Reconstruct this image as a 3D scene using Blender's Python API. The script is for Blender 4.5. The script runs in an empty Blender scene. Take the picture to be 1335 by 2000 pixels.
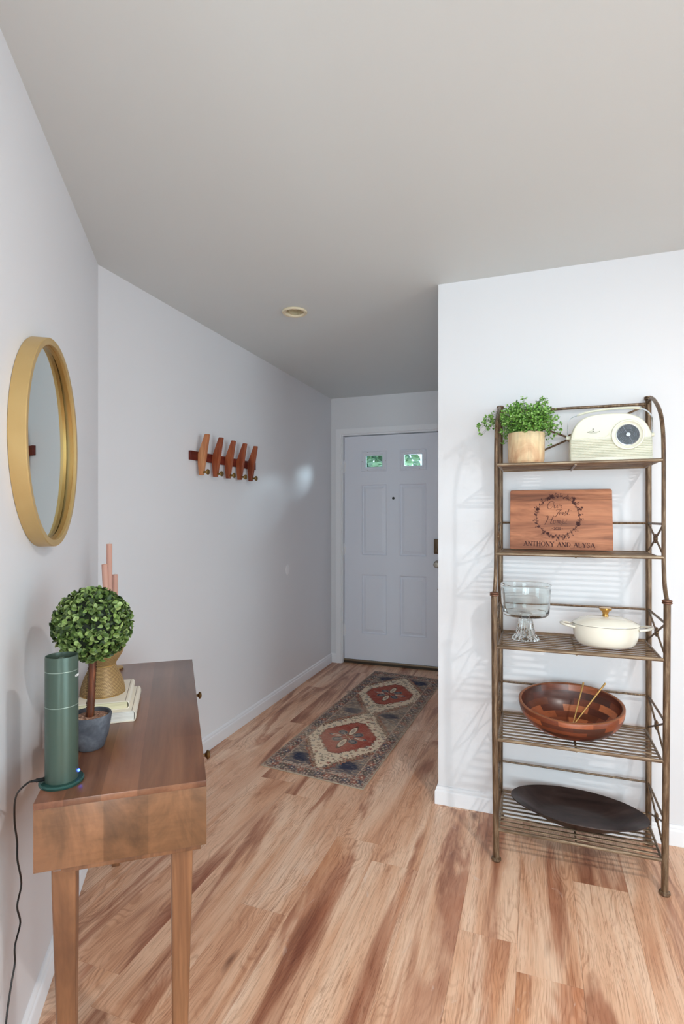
import bpy, bmesh, math, random
import numpy as np
from math import sin, cos, pi, radians, sqrt, atan2, hypot
from mathutils import Vector, Matrix

# ------------------------------------------------------------------ camera, world, lights, exposure
SC = bpy.context.scene
COL = SC.collection
CAM_H = 1.345
cd = bpy.data.cameras.new('camera'); cd.sensor_fit = 'VERTICAL'; cd.sensor_height = 36.0
cd.lens = 36.0 * 1060 / 2000; cd.shift_y = 9 / 2000; cd.clip_start = 0.02
cam = bpy.data.objects.new('camera', cd); COL.objects.link(cam)
cam.location = (0, 0, CAM_H); cam.rotation_euler = (radians(90), 0, radians(19.6))
SC.camera = cam
SC.view_settings.view_transform = 'Standard'; SC.view_settings.look = 'None'
SC.cycles.max_bounces = 16; SC.cycles.diffuse_bounces = 8; SC.cycles.transmission_bounces = 14; SC.cycles.glossy_bounces = 6; SC.cycles.transparent_max_bounces = 16
SC.view_settings.gamma = 1.0; SC.view_settings.use_curve_mapping = False
SC.view_settings.exposure = -0.16

world = bpy.data.worlds.new('world'); SC.world = world; world.use_nodes = True
wb = world.node_tree.nodes['Background']; wb.inputs[0].default_value = (0.72, 0.85, 1.0, 1); wb.inputs[1].default_value = 2.8

def light(name, kind, loc, rot, energy, color=(1, 1, 1), **kw):
    l = bpy.data.lights.new(name, kind); l.energy = energy; l.color = color
    for k, v in kw.items(): setattr(l, k, v)
    o = bpy.data.objects.new(name, l); COL.objects.link(o)
    o.location = loc; o.rotation_euler = tuple(radians(a) for a in rot); return o
# daylight entering the two windows of the room behind the camera
light('window_daylight_back', 'AREA', (.7, -3.12, 1.15), (90, 0, 0), 150, (0.985, 0.985, 1.0), shape='RECTANGLE', size=1.75, size_y=2.0)
light('window_daylight_side', 'AREA', (3.42, -0.5, 1.15), (90, 0, 90), 105, (0.965, 0.975, 1.0), shape='RECTANGLE', size=2.6, size_y=2.0)
# recessed ceiling lamps of the same room, both outside the frame
light('ceiling_lamp_glow_near', 'AREA', (0.95, 0.55, 2.405), (0, 0, 0), 30, (1.0, 0.96, 0.92), shape='DISK', size=0.09)
light('ceiling_lamp_glow_far', 'AREA', (2.1, -1.2, 2.405), (0, 0, 0), 16, (1.0, 0.95, 0.90), shape='DISK', size=0.11)
# sun on the garden side, a soft beam comes through the door lites
sun = light('sun', 'SUN', (0, 8, 6), (0, 0, 0), 5.5, (0.8, 0.9, 1.0), angle=radians(14))
sun.rotation_euler = Vector((-0.50, -0.86, -0.27)).to_track_quat('-Z', 'Y').to_euler()

# ------------------------------------------------------------------ helpers
def lin(r, g, b):
    def f(c):
        c /= 255.0
        return c / 12.92 if c <= 0.04045 else ((c + 0.055) / 1.055) ** 2.4
    return (f(r), f(g), f(b), 1.0)

class B:
    """mesh builder working in world coordinates"""
    def __init__(s): s.v = []; s.f = []; s.c = None
    def add(s, vs, fs):
        n = len(s.v); s.v += [tuple(v) for v in vs]; s.f += [tuple(i + n for i in f) for f in fs]; return s
    def box(s, lo, hi, bev=0.0, M=None):
        bm = bmesh.new(); bmesh.ops.create_cube(bm, size=1)
        for v in bm.verts:
            v.co = Vector([lo[i] + (v.co[i] + .5) * (hi[i] - lo[i]) for i in range(3)])
        if bev: bmesh.ops.bevel(bm, geom=bm.edges[:], offset=bev, segments=2, profile=.6, affect='EDGES', clamp_overlap=True)
        bm.verts.ensure_lookup_table()
        vs = [(M @ v.co if M else v.co.copy()) for v in bm.verts]; fs = [[v.index for v in f.verts] for f in bm.faces]
        bm.free(); return s.add(vs, fs)
    def tube(s, path, r, seg=10, cap=True, flat=1.0, up=None):
        P = [Vector(p) for p in path]; n = len(P)
        R = r if hasattr(r, '__len__') else [r] * n
        T = []
        for i in range(n):
            t = (P[min(i + 1, n - 1)] - P[max(i - 1, 0)]); T.append(t.normalized())
        ref = Vector(up) if up else (Vector((0, 0, 1)) if abs(T[0].z) < .9 else Vector((1, 0, 0)))
        N = (ref - T[0] * ref.dot(T[0])).normalized()
        vs = []
        for i in range(n):
            N = (N - T[i] * N.dot(T[i])); N.normalize(); Bn = T[i].cross(N)
            for k in range(seg):
                a = 2 * pi * k / seg
                vs.append(P[i] + (N * cos(a) * flat + Bn * sin(a)) * R[i])
        fs = []
        for i in range(n - 1):
            for k in range(seg):
                a, b = i * seg + k, i * seg + (k + 1) % seg
                fs.append((a, b, b + seg, a + seg))
        if cap:
            fs.append(tuple(range(seg - 1, -1, -1))); fs.append(tuple(range((n - 1) * seg, n * seg)))
        return s.add(vs, fs)
    def lathe(s, prof, c, seg=40, sx=1.0, sy=1.0, M=None, rot=0.0, cap=False):
        """prof: list of (radius, z)"""
        vs, fs = [], []
        for (r, z) in prof:
            for k in range(seg):
                a = 2 * pi * k / seg
                x, y = r * cos(a) * sx, r * sin(a) * sy
                p = Vector((x * cos(rot) - y * sin(rot), x * sin(rot) + y * cos(rot), z))
                if M: p = M @ p
                vs.append(p + Vector(c))
        for i in range(len(prof) - 1):
            for k in range(seg):
                a, b = i * seg + k, i * seg + (k + 1) % seg
                fs.append((a, b, b + seg, a + seg))
        if cap:
            fs.append(tuple(range(seg - 1, -1, -1))); m = (len(prof) - 1) * seg; fs.append(tuple(range(m, m + seg)))
        return s.add(vs, fs)
    def prism(s, pts, fn, d0, d1):
        """pts: 2d outline, fn(a, b, d) -> world point"""
        n = len(pts)
        vs = [fn(a, b, d0) for a, b in pts] + [fn(a, b, d1) for a, b in pts]
        fs = [tuple(range(n - 1, -1, -1)), tuple(range(n, 2 * n))] + [(i, (i + 1) % n, n + (i + 1) % n, n + i) for i in range(n)]
        return s.add(vs, fs)
    def sphere(s, c, r, seg=16, rings=10, sc=(1, 1, 1)):
        pr = [(sin(pi * i / rings) * r + 1e-6, -cos(pi * i / rings) * r) for i in range(rings + 1)]
        M = Matrix.Diagonal((sc[0], sc[1], sc[2], 1))
        return s.lathe(pr, c, seg, M=M)
    def build(s, name, mat, parent=None, kind=None, origin=None, smooth=35, fixn=True, cols=None):
        me = bpy.data.meshes.new(name)
        if parent is not None: Mi = wmat(parent).inverted(); org = Matrix.Identity(4)
        else:
            if origin is None:
                xs = np.array([tuple(v) for v in s.v]); origin = ((xs[:, 0].min() + xs[:, 0].max()) / 2, (xs[:, 1].min() + xs[:, 1].max()) / 2, xs[:, 2].min())
            Mi = Matrix.Translation(Vector(origin)).inverted()
        me.from_pydata([Mi @ Vector(v) for v in s.v], [], s.f); me.update()
        if cols is not None:
            at = me.color_attributes.new('Col', 'FLOAT_COLOR', 'POINT'); at.data.foreach_set('color', np.asarray(cols, dtype=np.float32).ravel())
        if fixn:
            bm = bmesh.new(); bm.from_mesh(me); bmesh.ops.recalc_face_normals(bm, faces=bm.faces[:]); bm.to_mesh(me); bm.free()
        if smooth:
            me.shade_smooth(); me.set_sharp_from_angle(angle=radians(smooth))
        if mat: me.materials.append(mat)
        o = bpy.data.objects.new(name, me); COL.objects.link(o)
        if parent is not None: o.parent = parent
        else: o.location = origin
        if kind: o['kind'] = kind
        return o

def wmat(o):
    M = o.matrix_basis.copy()
    while o.parent: o = o.parent; M = o.matrix_basis @ M
    return M
def tag(o, label=None, cat=None, group=None):
    if label: o['label'] = label
    if cat: o['category'] = cat
    if group: o['group'] = group
    return o
def thing(name, label, cat, loc, rz=0.0, group=None):
    o = bpy.data.objects.new(name, None); COL.objects.link(o); o.empty_display_size = .05
    o.location = loc; o.rotation_euler = (0, 0, rz); return tag(o, label, cat, group)
def smooth_path(pts, n=6, closed=False):
    P = [Vector(p) for p in pts]; out = []
    m = len(P)
    for i in range(m if closed else m - 1):
        if closed: p0, p1, p2, p3 = P[(i - 1) % m], P[i], P[(i + 1) % m], P[(i + 2) % m]
        else: p0, p1, p2, p3 = P[max(i - 1, 0)], P[i], P[i + 1], P[min(i + 2, m - 1)]
        for k in range(n):
            t = k / n
            out.append(.5 * ((2 * p1) + (p2 - p0) * t + (2 * p0 - 5 * p1 + 4 * p2 - p3) * t * t + (3 * p1 - p0 - 3 * p2 + p3) * t ** 3))
    if not closed: out.append(P[-1].copy())
    return out

# ------------------------------------------------------------------ materials
class N:
    def __init__(s, name, color=(.8, .8, .8, 1), rough=.5, metal=0.0, spec=.5, **kw):
        s.m = bpy.data.materials.new(name); s.m.use_nodes = True; s.t = s.m.node_tree; s.p = s.t.nodes['Principled BSDF']
        s.p.inputs['Base Color'].default_value = color; s.p.inputs['Roughness'].default_value = rough
        s.p.inputs['Metallic'].default_value = metal; s.p.inputs['Specular IOR Level'].default_value = spec
        for k, v in kw.items(): s.p.inputs[k.replace('_', ' ')].default_value = v
    def n(s, typ, **kw):
        nd = s.t.nodes.new(typ)
        for k, v in kw.items():
            if k.startswith('i_'):
                key = k[2:].replace('_', ' '); nd.inputs[key].default_value = v
            else: setattr(nd, k, v)
        return nd
    def l(s, a, b): s.t.links.new(a, b)
    def coords(s, scale=(1, 1, 1), rnd=False, rot=(0, 0, 0), kind='Object'):
        tc = s.n('ShaderNodeTexCoord'); v = tc.outputs[kind]
        if rnd:
            oi = s.n('ShaderNodeObjectInfo'); mul = s.n('ShaderNodeVectorMath', operation='SCALE'); mul.inputs[0].default_value = (37, 91, 53)
            s.l(oi.outputs['Random'], mul.inputs['Scale']); ad = s.n('ShaderNodeVectorMath', operation='ADD'); s.l(v, ad.inputs[0]); s.l(mul.outputs[0], ad.inputs[1]); v = ad.outputs[0]; s.rand = oi.outputs['Random']
        mp = s.n('ShaderNodeMapping'); mp.inputs['Scale'].default_value = scale; mp.inputs['Rotation'].default_value = rot
        s.l(v, mp.inputs['Vector']); return mp.outputs[0]
    def noise(s, vec, scale=5, detail=4, rough=.55, dist=0.0):
        nd = s.n('ShaderNodeTexNoise'); nd.inputs['Scale'].default_value = scale; nd.inputs['Detail'].default_value = detail
        nd.inputs['Roughness'].default_value = rough; nd.inputs['Distortion'].default_value = dist
        s.l(vec, nd.inputs['Vector']); return nd.outputs[0]
    def ramp(s, fac, stops, interp='LINEAR'):
        r = s.n('ShaderNodeValToRGB'); e = r.color_ramp.elements; r.color_ramp.interpolation = interp
        while len(e) < len(stops): e.new(.5)
        for i, (p, c) in enumerate(stops): e[i].position = p; e[i].color = c
        s.l(fac, r.inputs[0]); return r.outputs[0]
    def mix(s, fac, a, b, mode='MIX'):
        m = s.n('ShaderNodeMix', data_type='RGBA', blend_type=mode)
        for sock, val in ((m.inputs[0], fac), (m.inputs[6], a), (m.inputs[7], b)):
            if hasattr(val, 'links'): s.l(val, sock)
            else: sock.default_value = val
        return m.outputs[2]
    def math(s, op, a, b=None):
        m = s.n('ShaderNodeMath', operation=op)
        for i, val in enumerate((a, b)):
            if val is None: continue
            if hasattr(val, 'links'): s.l(val, m.inputs[i])
            else: m.inputs[i].default_value = val
        return m.outputs[0]
    def base(s, c): s.l(c, s.p.inputs['Base Color']); return s
    def bump(s, h, strength=.2, dist=.002):
        b = s.n('ShaderNodeBump'); b.inputs['Strength'].default_value = strength; b.inputs['Distance'].default_value = dist
        s.l(h, b.inputs['Height']); s.l(b.outputs[0], s.p.inputs['Normal']); return s
G = lambda v: (v, v, v, 1)

def paint(name, c, rough=.55, bump=.05, scale=220):
    k = N(name, c, rough, spec=.35); v = k.coords()
    h = k.noise(v, scale, 3); k.bump(h, bump, .001)
    t = k.noise(v, 1.1, 3); k.base(k.mix(.05, c, k.ramp(t, [(.3, G(.62)), (.7, G(.9))]))); return k.m
M_WALL = paint('wall_paint', lin(226, 226, 230), .42)
M_CEIL = paint('ceiling_paint', lin(214, 219, 219), .6)
M_TRIM = paint('trim_paint', lin(238, 238, 242), .3, .02)
M_DOOR = paint('door_paint', lin(226, 228, 238), .35, .03)

def wood(name, stops, grain=(60, 60, 4), broad=(5, 5, .8), rough=.4, bump=.15, rnd=True, stave=None, gstr=.45, coat=0.0, dist=1.2, hue=None):
    k = N(name, rough=rough, spec=.4); v = k.coords(broad, rnd); g = k.coords(grain, rnd)
    t = k.noise(v, 1, 5, .6, dist); c = k.ramp(t, stops)
    fine = k.noise(g, 1, 4, .65, .3)
    dk = k.ramp(fine, [(.32, G(.55)), (.55, G(1)), (.75, G(1.0))])
    c = k.mix(gstr, c, k.mix(1.0, c, dk, 'MULTIPLY'))
    if stave:
        sc, lo, hi = stave
        br = k.n('ShaderNodeTexBrick'); br.inputs['Scale'].default_value = 1; br.offset = .37; br.squash = 1
        br.inputs['Mortar Size'].default_value = 0.0; br.inputs['Brick Width'].default_value = sc[0]; br.inputs['Row Height'].default_value = sc[1]
        br.inputs['Color1'].default_value = G(lo); br.inputs['Color2'].default_value = G(hi); br.inputs['Bias'].default_value = 0
        k.l(k.coords(rot=sc[2]), br.inputs['Vector'])
        c = k.mix(1.0, c, br.outputs[0], 'MULTIPLY')
    k.base(c); k.bump(fine, bump, .0008)
    if coat: k.p.inputs['Coat Weight'].default_value = coat; k.p.inputs['Coat Roughness'].default_value = .25
    return k.m

# vinyl floor planks (long axis Y)
def floor_mat():
    k = N('floor_plank_print', rough=.36, spec=.45)
    v = k.coords((6.5, .8, 1), True); rnd = k.rand
    # local warp so that grain bends around knots
    w0 = k.n('ShaderNodeTexNoise'); w0.inputs['Scale'].default_value = 1; w0.inputs['Detail'].default_value = 2; k.l(k.coords((7, 2.2, 1), True), w0.inputs['Vector'])
    def warped(scale, amt):
        c0 = k.coords(scale, True); sc = k.n('ShaderNodeVectorMath', operation='SCALE'); sc.inputs['Scale'].default_value = amt; k.l(w0.outputs['Color'], sc.inputs[0])
        ad = k.n('ShaderNodeVectorMath', operation='ADD'); k.l(c0, ad.inputs[0]); k.l(sc.outputs[0], ad.inputs[1]); return ad.outputs[0]
    t = k.noise(v, 1, 4, .6, 1.2)
    c = k.ramp(t, [(.30, lin(196, 140, 106)), (.44, lin(222, 174, 141)), (.58, lin(236, 199, 170)), (.78, lin(244, 216, 192))])
    d = k.noise(k.coords((4.6, .6, 1), True), 1, 4, .6, 1.5)
    streak = k.ramp(d, [(.32, G(1)), (.41, G(.75)), (.49, G(0))])
    dark = k.ramp(t, [(.3, lin(124, 70, 50)), (.5, lin(164, 104, 76)), (.72, lin(206, 144, 108))])
    c = k.mix(streak, c, dark)
    orange = k.ramp(k.noise(k.coords((3.4, 1.1, 1), True), 1, 3, .5, .5), [(.58, G(0)), (.72, G(.55))])
    c = k.mix(orange, c, lin(214, 152, 108))
    # cathedral rings in patches
    wv = k.n('ShaderNodeTexWave', wave_type='BANDS', bands_direction='X'); wv.inputs['Scale'].default_value = 1; wv.inputs['Distortion'].default_value = 2.5
    wv.inputs['Detail'].default_value = 3; wv.inputs['Detail Scale'].default_value = 1.5; k.l(warped((20, .8, 1), 6.5), wv.inputs['Vector'])
    msk = k.ramp(k.noise(k.coords((5, 1.6, 1), True), 1, 2), [(.44, G(.08)), (.62, G(.65))])
    c = k.mix(msk, c, k.mix(1.0, c, k.ramp(wv.outputs['Color'], [(.05, (.70, .60, .55, 1)), (.4, G(1))]), 'MULTIPLY'))
    # fine pores, crisp and short, stronger in patches
    fine = k.noise(warped((330, 10, 1), 8.0), 1, 3, .6, .2)
    pm_ = k.ramp(k.noise(k.coords((9, 1.4, 1), True), 1, 3), [(.35, G(.25)), (.62, G(.9))])
    c = k.mix(pm_, c, k.mix(1.0, c, k.ramp(fine, [(.36, (.60, .49, .44, 1)), (.48, G(1.0))]), 'MULTIPLY'))
    hair = k.noise(warped((120, 2.0, 1), 5.0), 1, 4, .7, .1)
    c = k.mix(.5, c, k.mix(1.0, c, k.ramp(hair, [(.34, (.66, .56, .50, 1)), (.47, G(1.0)), (.7, G(1.05))]), 'MULTIPLY'))
    # knots
    vo = k.n('ShaderNodeTexVoronoi', feature='F1'); vo.inputs['Scale'].default_value = 1; k.l(warped((5.0, 2.0, 1), .5), vo.inputs['Vector'])
    kn = k.ramp(vo.outputs['Distance'], [(.02, G(.85)), (.055, G(.5)), (.11, G(0))])
    c = k.mix(kn, c, lin(118, 76, 56))
    lm = k.ramp(k.noise(k.coords((9, 3.2, 1), True), 1, 5, .7, 2.5), [(.64, G(0)), (.74, G(.45))])
    c = k.mix(lm, c, lin(226, 210, 200))
    tone = k.ramp(rnd, [(0, (.94, .90, .88, 1)), (.35, (1, .985, .97, 1)), (.7, (1, 1, 1, 1)), (1, (.97, .94, .92, 1))])
    c = k.mix(1.0, c, tone, 'MULTIPLY')
    k.base(c); k.bump(fine, .12, .0006); return k.m
M_FLOOR = floor_mat()
M_SUB = N('subfloor', lin(60, 45, 38), .9).m

WAL = [(.28, lin(86, 50, 32)), (.45, lin(124, 74, 46)), (.58, lin(150, 92, 58)), (.75, lin(176, 114, 76))]
M_TABLE_TOP = wood('tabletop_wood', [(.3, lin(98, 62, 46)), (.45, lin(126, 82, 60)), (.6, lin(144, 98, 72)), (.75, lin(160, 112, 84))], (4, 90, 90), (1.2, 6, 6), .28, .06, stave=((.42, .072, (0, 0, 0)), .66, 1.1), gstr=.3, coat=.3)
M_TABLE_END = wood('table_end_wood', [(.28, lin(90, 62, 42)), (.46, lin(124, 86, 58)), (.62, lin(148, 102, 70)), (.8, lin(168, 124, 88))], (90, 12, 60), (5, 9, 5), .32, .06, stave=((.089, .4, (0, 0, radians(90))), .72, 1.1), gstr=.35, coat=.3)
M_TABLE_LEG = wood('table_leg_wood', [(.28, lin(80, 50, 34)), (.5, lin(120, 80, 54)), (.72, lin(156, 108, 74))], (110, 110, 6), (10, 10, 1.2), .35, .06, gstr=.4, coat=.2)
M_HOOK_L = wood('light_hook_wood', [(.3, lin(150, 88, 52)), (.5, lin(188, 120, 78)), (.7, lin(212, 152, 106))], (90, 90, 8), (10, 10, 2), .4, .1)
M_HOOK_D = wood('red_hook_wood', [(.3, lin(104, 44, 26)), (.5, lin(148, 74, 44)), (.7, lin(180, 104, 64))], (90, 90, 8), (10, 10, 2), .4, .1)
M_HOOK_BAR = wood('dark_hook_wood', [(.3, lin(72, 20, 14)), (.5, lin(104, 34, 22)), (.7, lin(132, 54, 36))], (90, 8, 90), (10, 2, 10), .4, .1)
M_BOARD = wood('board_wood', [(.28, lin(110, 66, 46)), (.42, lin(158, 98, 68)), (.55, lin(190, 124, 88)), (.75, lin(212, 148, 108))], (6, 60, 80), (1.8, 8, 14), .5, .05, gstr=.35)
M_POTW = wood('pale_pot_wood', [(.28, lin(196, 142, 108)), (.45, lin(222, 184, 144)), (.6, lin(236, 210, 168)), (.8, lin(240, 220, 184))], (90, 90, 8), (14, 14, 5), .6, .15, gstr=.35)

def metal_rack():
    k = N('aged_metal', rough=.42, metal=.35, spec=.5)
    a = k.noise(k.coords((90, 90, 12)), 1, 5, .65); c = k.ramp(a, [(.3, lin(70, 50, 36)), (.48, lin(108, 84, 62)), (.65, lin(142, 120, 96)), (.8, lin(176, 160, 138))])
    s_ = k.noise(k.coords((160, 160, 9)), 1, 4, .7); c = k.mix(.5, c, k.mix(1.0, c, k.ramp(s_, [(.35, G(.5)), (.55, G(1)), (.7, G(1.35))]), 'MULTIPLY'))
    k.base(c); k.bump(s_, .25, .001); return k.m
M_RACK = metal_rack()
def metal_slat():
    k = N('aged_slat_metal', rough=.4, metal=.35, spec=.5)
    a = k.noise(k.coords((10, 90, 90), True), 1, 5, .65); c = k.ramp(a, [(.3, lin(86, 66, 50)), (.48, lin(124, 102, 80)), (.65, lin(158, 138, 114)), (.8, lin(186, 170, 148))])
    s_ = k.noise(k.coords((9, 160, 160), True), 1, 4, .7); c = k.mix(.4, c, k.mix(1.0, c, k.ramp(s_, [(.35, G(.5)), (.55, G(1)), (.7, G(1.3))]), 'MULTIPLY'))
    k.base(c); k.bump(s_, .2, .001); return k.m
M_SLAT = metal_slat()
M_RINGM = N('brown_ring_metal', lin(112, 88, 64), .4, .5).m
M_COPPER = N('reddish_cap_metal', lin(118, 82, 64), .4, .5).m
M_GOLD = N('brushed_gold', lin(188, 152, 92), .38, .75).m
def gold_frame():
    k = N('gold_frame', rough=.45, metal=.4, spec=.5)
    a = k.noise(k.coords((9, 9, 9)), 1, 3); k.base(k.ramp(a, [(.3, lin(196, 164, 108)), (.7, lin(204, 174, 118))])); return k.m
M_FRAME = gold_frame()
M_MIRROR = N('mirror_glass', lin(214, 226, 224), .02, 1.0).m
M_BRASS = N('aged_brass', lin(140, 112, 62), .35, .85).m
M_KNOB = N('dark_brass', lin(112, 84, 50), .35, .8).m
M_BRONZE = N('bronze_hardware', lin(96, 78, 62), .35, .8).m
M_NICKEL = N('brushed_nickel', lin(168, 160, 150), .3, .85).m
M_CHROME = N('chrome', lin(205, 208, 214), .12, 1.0).m
M_BLACK = N('black_plastic', lin(22, 20, 20), .4).m
M_GREEN = N('green_satin_body', lin(70, 88, 78), .36, .3).m
M_GREEN_RIM = N('green_gloss_base', lin(52, 92, 86), .25, .5).m
M_SEAM = N('pale_seam_line', lin(150, 168, 160), .3, .5).m
M_DARKHOLE = N('dark_recess', lin(30, 34, 22), .5).m
M_LEDB = N('blue_led', lin(20, 30, 255), .3).m
_l = M_LEDB.node_tree.nodes['Principled BSDF']; _l.inputs['Emission Color'].default_value = (.05, .12, 1, 1); _l.inputs['Emission Strength'].default_value = 9
M_WHITE = N('white_print', lin(225, 225, 225), .5).m
M_CANDLE = N('pink_wax', lin(206, 160, 144), .5, 0, .4, Subsurface_Weight=.15).m
M_WICK = N('wick', lin(225, 215, 205), .8).m
M_CREAM = N('cream_enamel', lin(240, 236, 222), .16, 0, .6, Coat_Weight=.4).m
M_RADIO = N('cream_plastic', lin(230, 229, 211), .28, 0, .5).m
M_RADIO_D = N('radio_groove', lin(186, 184, 164), .5).m
M_DIAL = N('dial_face', lin(34, 40, 50), .25).m
M_DIALP = N('dial_print', lin(150, 160, 175), .4).m
M_INK = N('black_ink', lin(50, 50, 48), .6).m
M_ENGRAVE = N('burnt_engraving', lin(72, 28, 22), .7).m
def slate():
    k = N('slate_cement', rough=.65); a = k.noise(k.coords((14, 14, 14)), 1, 6, .7)
    k.base(k.ramp(a, [(.3, lin(54, 58, 66)), (.5, lin(82, 86, 95)), (.68, lin(118, 122, 130)), (.8, lin(160, 162, 168))])); k.bump(a, .3, .002); return k.m
M_SLATE = slate()
def platter():
    k = N('dark_bronze_enamel', rough=.36, metal=.35, spec=.5); a = k.noise(k.coords((4, 16, 8)), 1, 5, .6, .8)
    k.base(k.ramp(a, [(.3, lin(36, 24, 22)), (.55, lin(62, 46, 42)), (.75, lin(86, 70, 68))])); k.bump(k.noise(k.coords((60, 60, 60)), 1, 3), .12, .001); return k.m
M_PLATTER = platter()
def attr_mat(name, rough=.5, spec=.4, **kw):
    k = N(name, rough=rough, spec=spec, **kw); a = k.n('ShaderNodeAttribute', attribute_name='Col'); k.base(a.outputs['Color']); k.a = a.outputs['Color']; return k
k_ = attr_mat('leaf_print', .42); M_LEAF = k_.m
k_ = attr_mat('bowl_blocks', .34, .4); g_ = k_.noise(k_.coords((40, 40, 140)), 1, 4, .6, .5)
k_.base(k_.mix(.5, k_.a, k_.mix(1.0, k_.a, k_.ramp(g_, [(.3, G(.6)), (.6, G(1.1))]), 'MULTIPLY'))); k_.p.inputs['Coat Weight'].default_value = .15; k_.p.inputs['Coat Roughness'].default_value = .2; M_BOWL = k_.m
k_ = attr_mat('rug_pile', .92, .15); g_ = k_.noise(k_.coords((420, 420, 1)), 1, 3); k_.bump(g_, .5, .002); M_RUG = k_.m
M_RUGEDGE = N('rug_binding', lin(176, 158, 138), .9).m
def book_mats():
    k = N('cream_cover', lin(232, 224, 208), .55); a = k.noise(k.coords((300, 300, 300)), 1, 2); k.bump(a, .15, .0005)
    p = N('page_block', rough=.8); a = p.noise(p.coords((3, 3, 900)), 1, 3); p.base(p.ramp(a, [(.35, lin(196, 188, 150)), (.65, lin(236, 230, 200))]))
    q = N('page_block_white', rough=.8); a = q.noise(q.coords((3, 3, 900)), 1, 3); q.base(q.ramp(a, [(.35, lin(205, 203, 196)), (.65, lin(238, 236, 230))]))
    return k.m, p.m, q.m
M_COVER, M_PAGES, M_PAGES_W = book_mats()
M_SHADE = N('book_groove_shade', lin(120, 105, 92), .8).m  # darker cover tone, painted shade for the book hinges
def gravel():
    k = N('pink_gravel', rough=.9); vo = k.n('ShaderNodeTexVoronoi'); vo.inputs['Scale'].default_value = 260; k.l(k.coords(), vo.inputs['Vector'])
    k.base(k.ramp(vo.outputs['Color'], [(.2, lin(120, 84, 66)), (.6, lin(176, 134, 112)), (.9, lin(208, 176, 152))])); k.bump(vo.outputs['Distance'], .7, .004); return k.m
M_GRAVEL = gravel()
def bark():
    k = N('stem_bark', rough=.5); a = k.noise(k.coords((120, 120, 14)), 1, 5, .65)
    k.base(k.ramp(a, [(.35, lin(62, 30, 16)), (.55, lin(112, 58, 30)), (.72, lin(150, 90, 50))])); k.bump(a, .4, .002); return k.m
M_BARK = bark()
M_BARKEDGE = N('bark_fibre', lin(70, 52, 26), .9).m
k_ = attr_mat('woven_gold_wire', .45, .4); k_.p.inputs['Metallic'].default_value = .15
M_WEAVE = k_.m
def trifle_glass():
    return N('clear_glass', (.95, .988, .985, 1), .02, 0, .5, Transmission_Weight=1.0, IOR=1.45).m
M_GLASS = trifle_glass()
def pane_mat():
    m = bpy.data.materials.new('window_glass'); m.use_nodes = True; t = m.node_tree; t.nodes.clear()
    o = t.nodes.new('ShaderNodeOutputMaterial'); tr = t.nodes.new('ShaderNodeBsdfTransparent'); gl = t.nodes.new('ShaderNodeBsdfGlossy'); gl.inputs['Roughness'].default_value = .08
    mx = t.nodes.new('ShaderNodeMixShader'); fr = t.nodes.new('ShaderNodeFresnel'); fr.inputs[0].default_value = 1.45
    tr.inputs[0].default_value = (.88, .96, .97, 1)
    t.links.new(fr.outputs[0], mx.inputs[0]); t.links.new(tr.outputs[0], mx.inputs[1]); t.links.new(gl.outputs[0], mx.inputs[2]); t.links.new(mx.outputs[0], o.inputs[0]); return m
M_PANE = pane_mat()
M_LAWN = N('lawn', lin(96, 130, 70), .9).m
M_THRESH = N('threshold_metal', lin(136, 118, 98), .4, .5).m
M_RUBBER = N('threshold_dark', lin(64, 54, 44), .7).m
M_LIGHTTRIM = N('light_trim_paint', lin(226, 214, 186), .45).m
M_LIGHTIN = N('light_eyeball', lin(190, 180, 150), .4).m
M_LAMP = N('lamp_lens', lin(240, 238, 230), .4).m

# ------------------------------------------------------------------ the room
CEIL = 2.435; XL = -1.78; YD = 4.70; YR = 2.555; XR = -0.43
WA = Vector((-1.10, .85)); WD = Vector((-0.5596283, 0.8287437)); WN = Vector((0.8287437, 0.5596283))   # the angled mirror wall: point, direction, normal
def onw(s, d, z): p = WA + WD * s + WN * d; return Vector((p.x, p.y, z))
S_CORNER = (Vector((XL, 1.857)) - WA).dot(WD); S_END = -1.16
E_ = onw(S_END, 0, 0)
XE = 3.3; YB = -3.0

fl = B(); fl.box((-2.6, YB - .1, -.03), (XE + .1, YD + .12, -.0085)).build('floor', M_SUB, kind='structure', origin=(0, 0, -.03), smooth=0)
FLOOR = bpy.data.objects['floor']
PW, PL_ = .183, 1.22
random.seed(11)
pm = {}
nrow = int((XE + 2.2) / PW) + 1
xs0 = -.785 - 8 * PW
fixed = {}
for r in range(40):
    x0 = xs0 + r * PW
    if x0 > XE: break
    off = (r * .43 + .17 * (r % 3)) % 1.0 * PL_
    y = YB - off
    while y < YD + .05:
        a, b = max(y, YB), min(y + PL_, YD + .05)
        y += PL_
        if b - a < .04: continue
        if x0 + PW < XL - .02 or (b < .2 and x0 + PW < E_.x - .2): continue
        L = round(b - a, 3)
        if L not in pm:
            o = B().box((x0 + .0002, a + .0002, -.0085), (x0 + PW - .0002, b - .0002, 0), .0004).build('plank', M_FLOOR, smooth=0, origin=(x0 + PW / 2, (a + b) / 2, 0)); pm[L] = o.data
            o.parent = FLOOR; o.location = Vector((x0 + PW / 2, (a + b) / 2, 0)) - FLOOR.location
        else:
            o = bpy.data.objects.new('plank', pm[L]); COL.objects.link(o); o.parent = FLOOR; o.location = Vector((x0 + PW / 2, (a + b) / 2, 0)) - FLOOR.location

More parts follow.
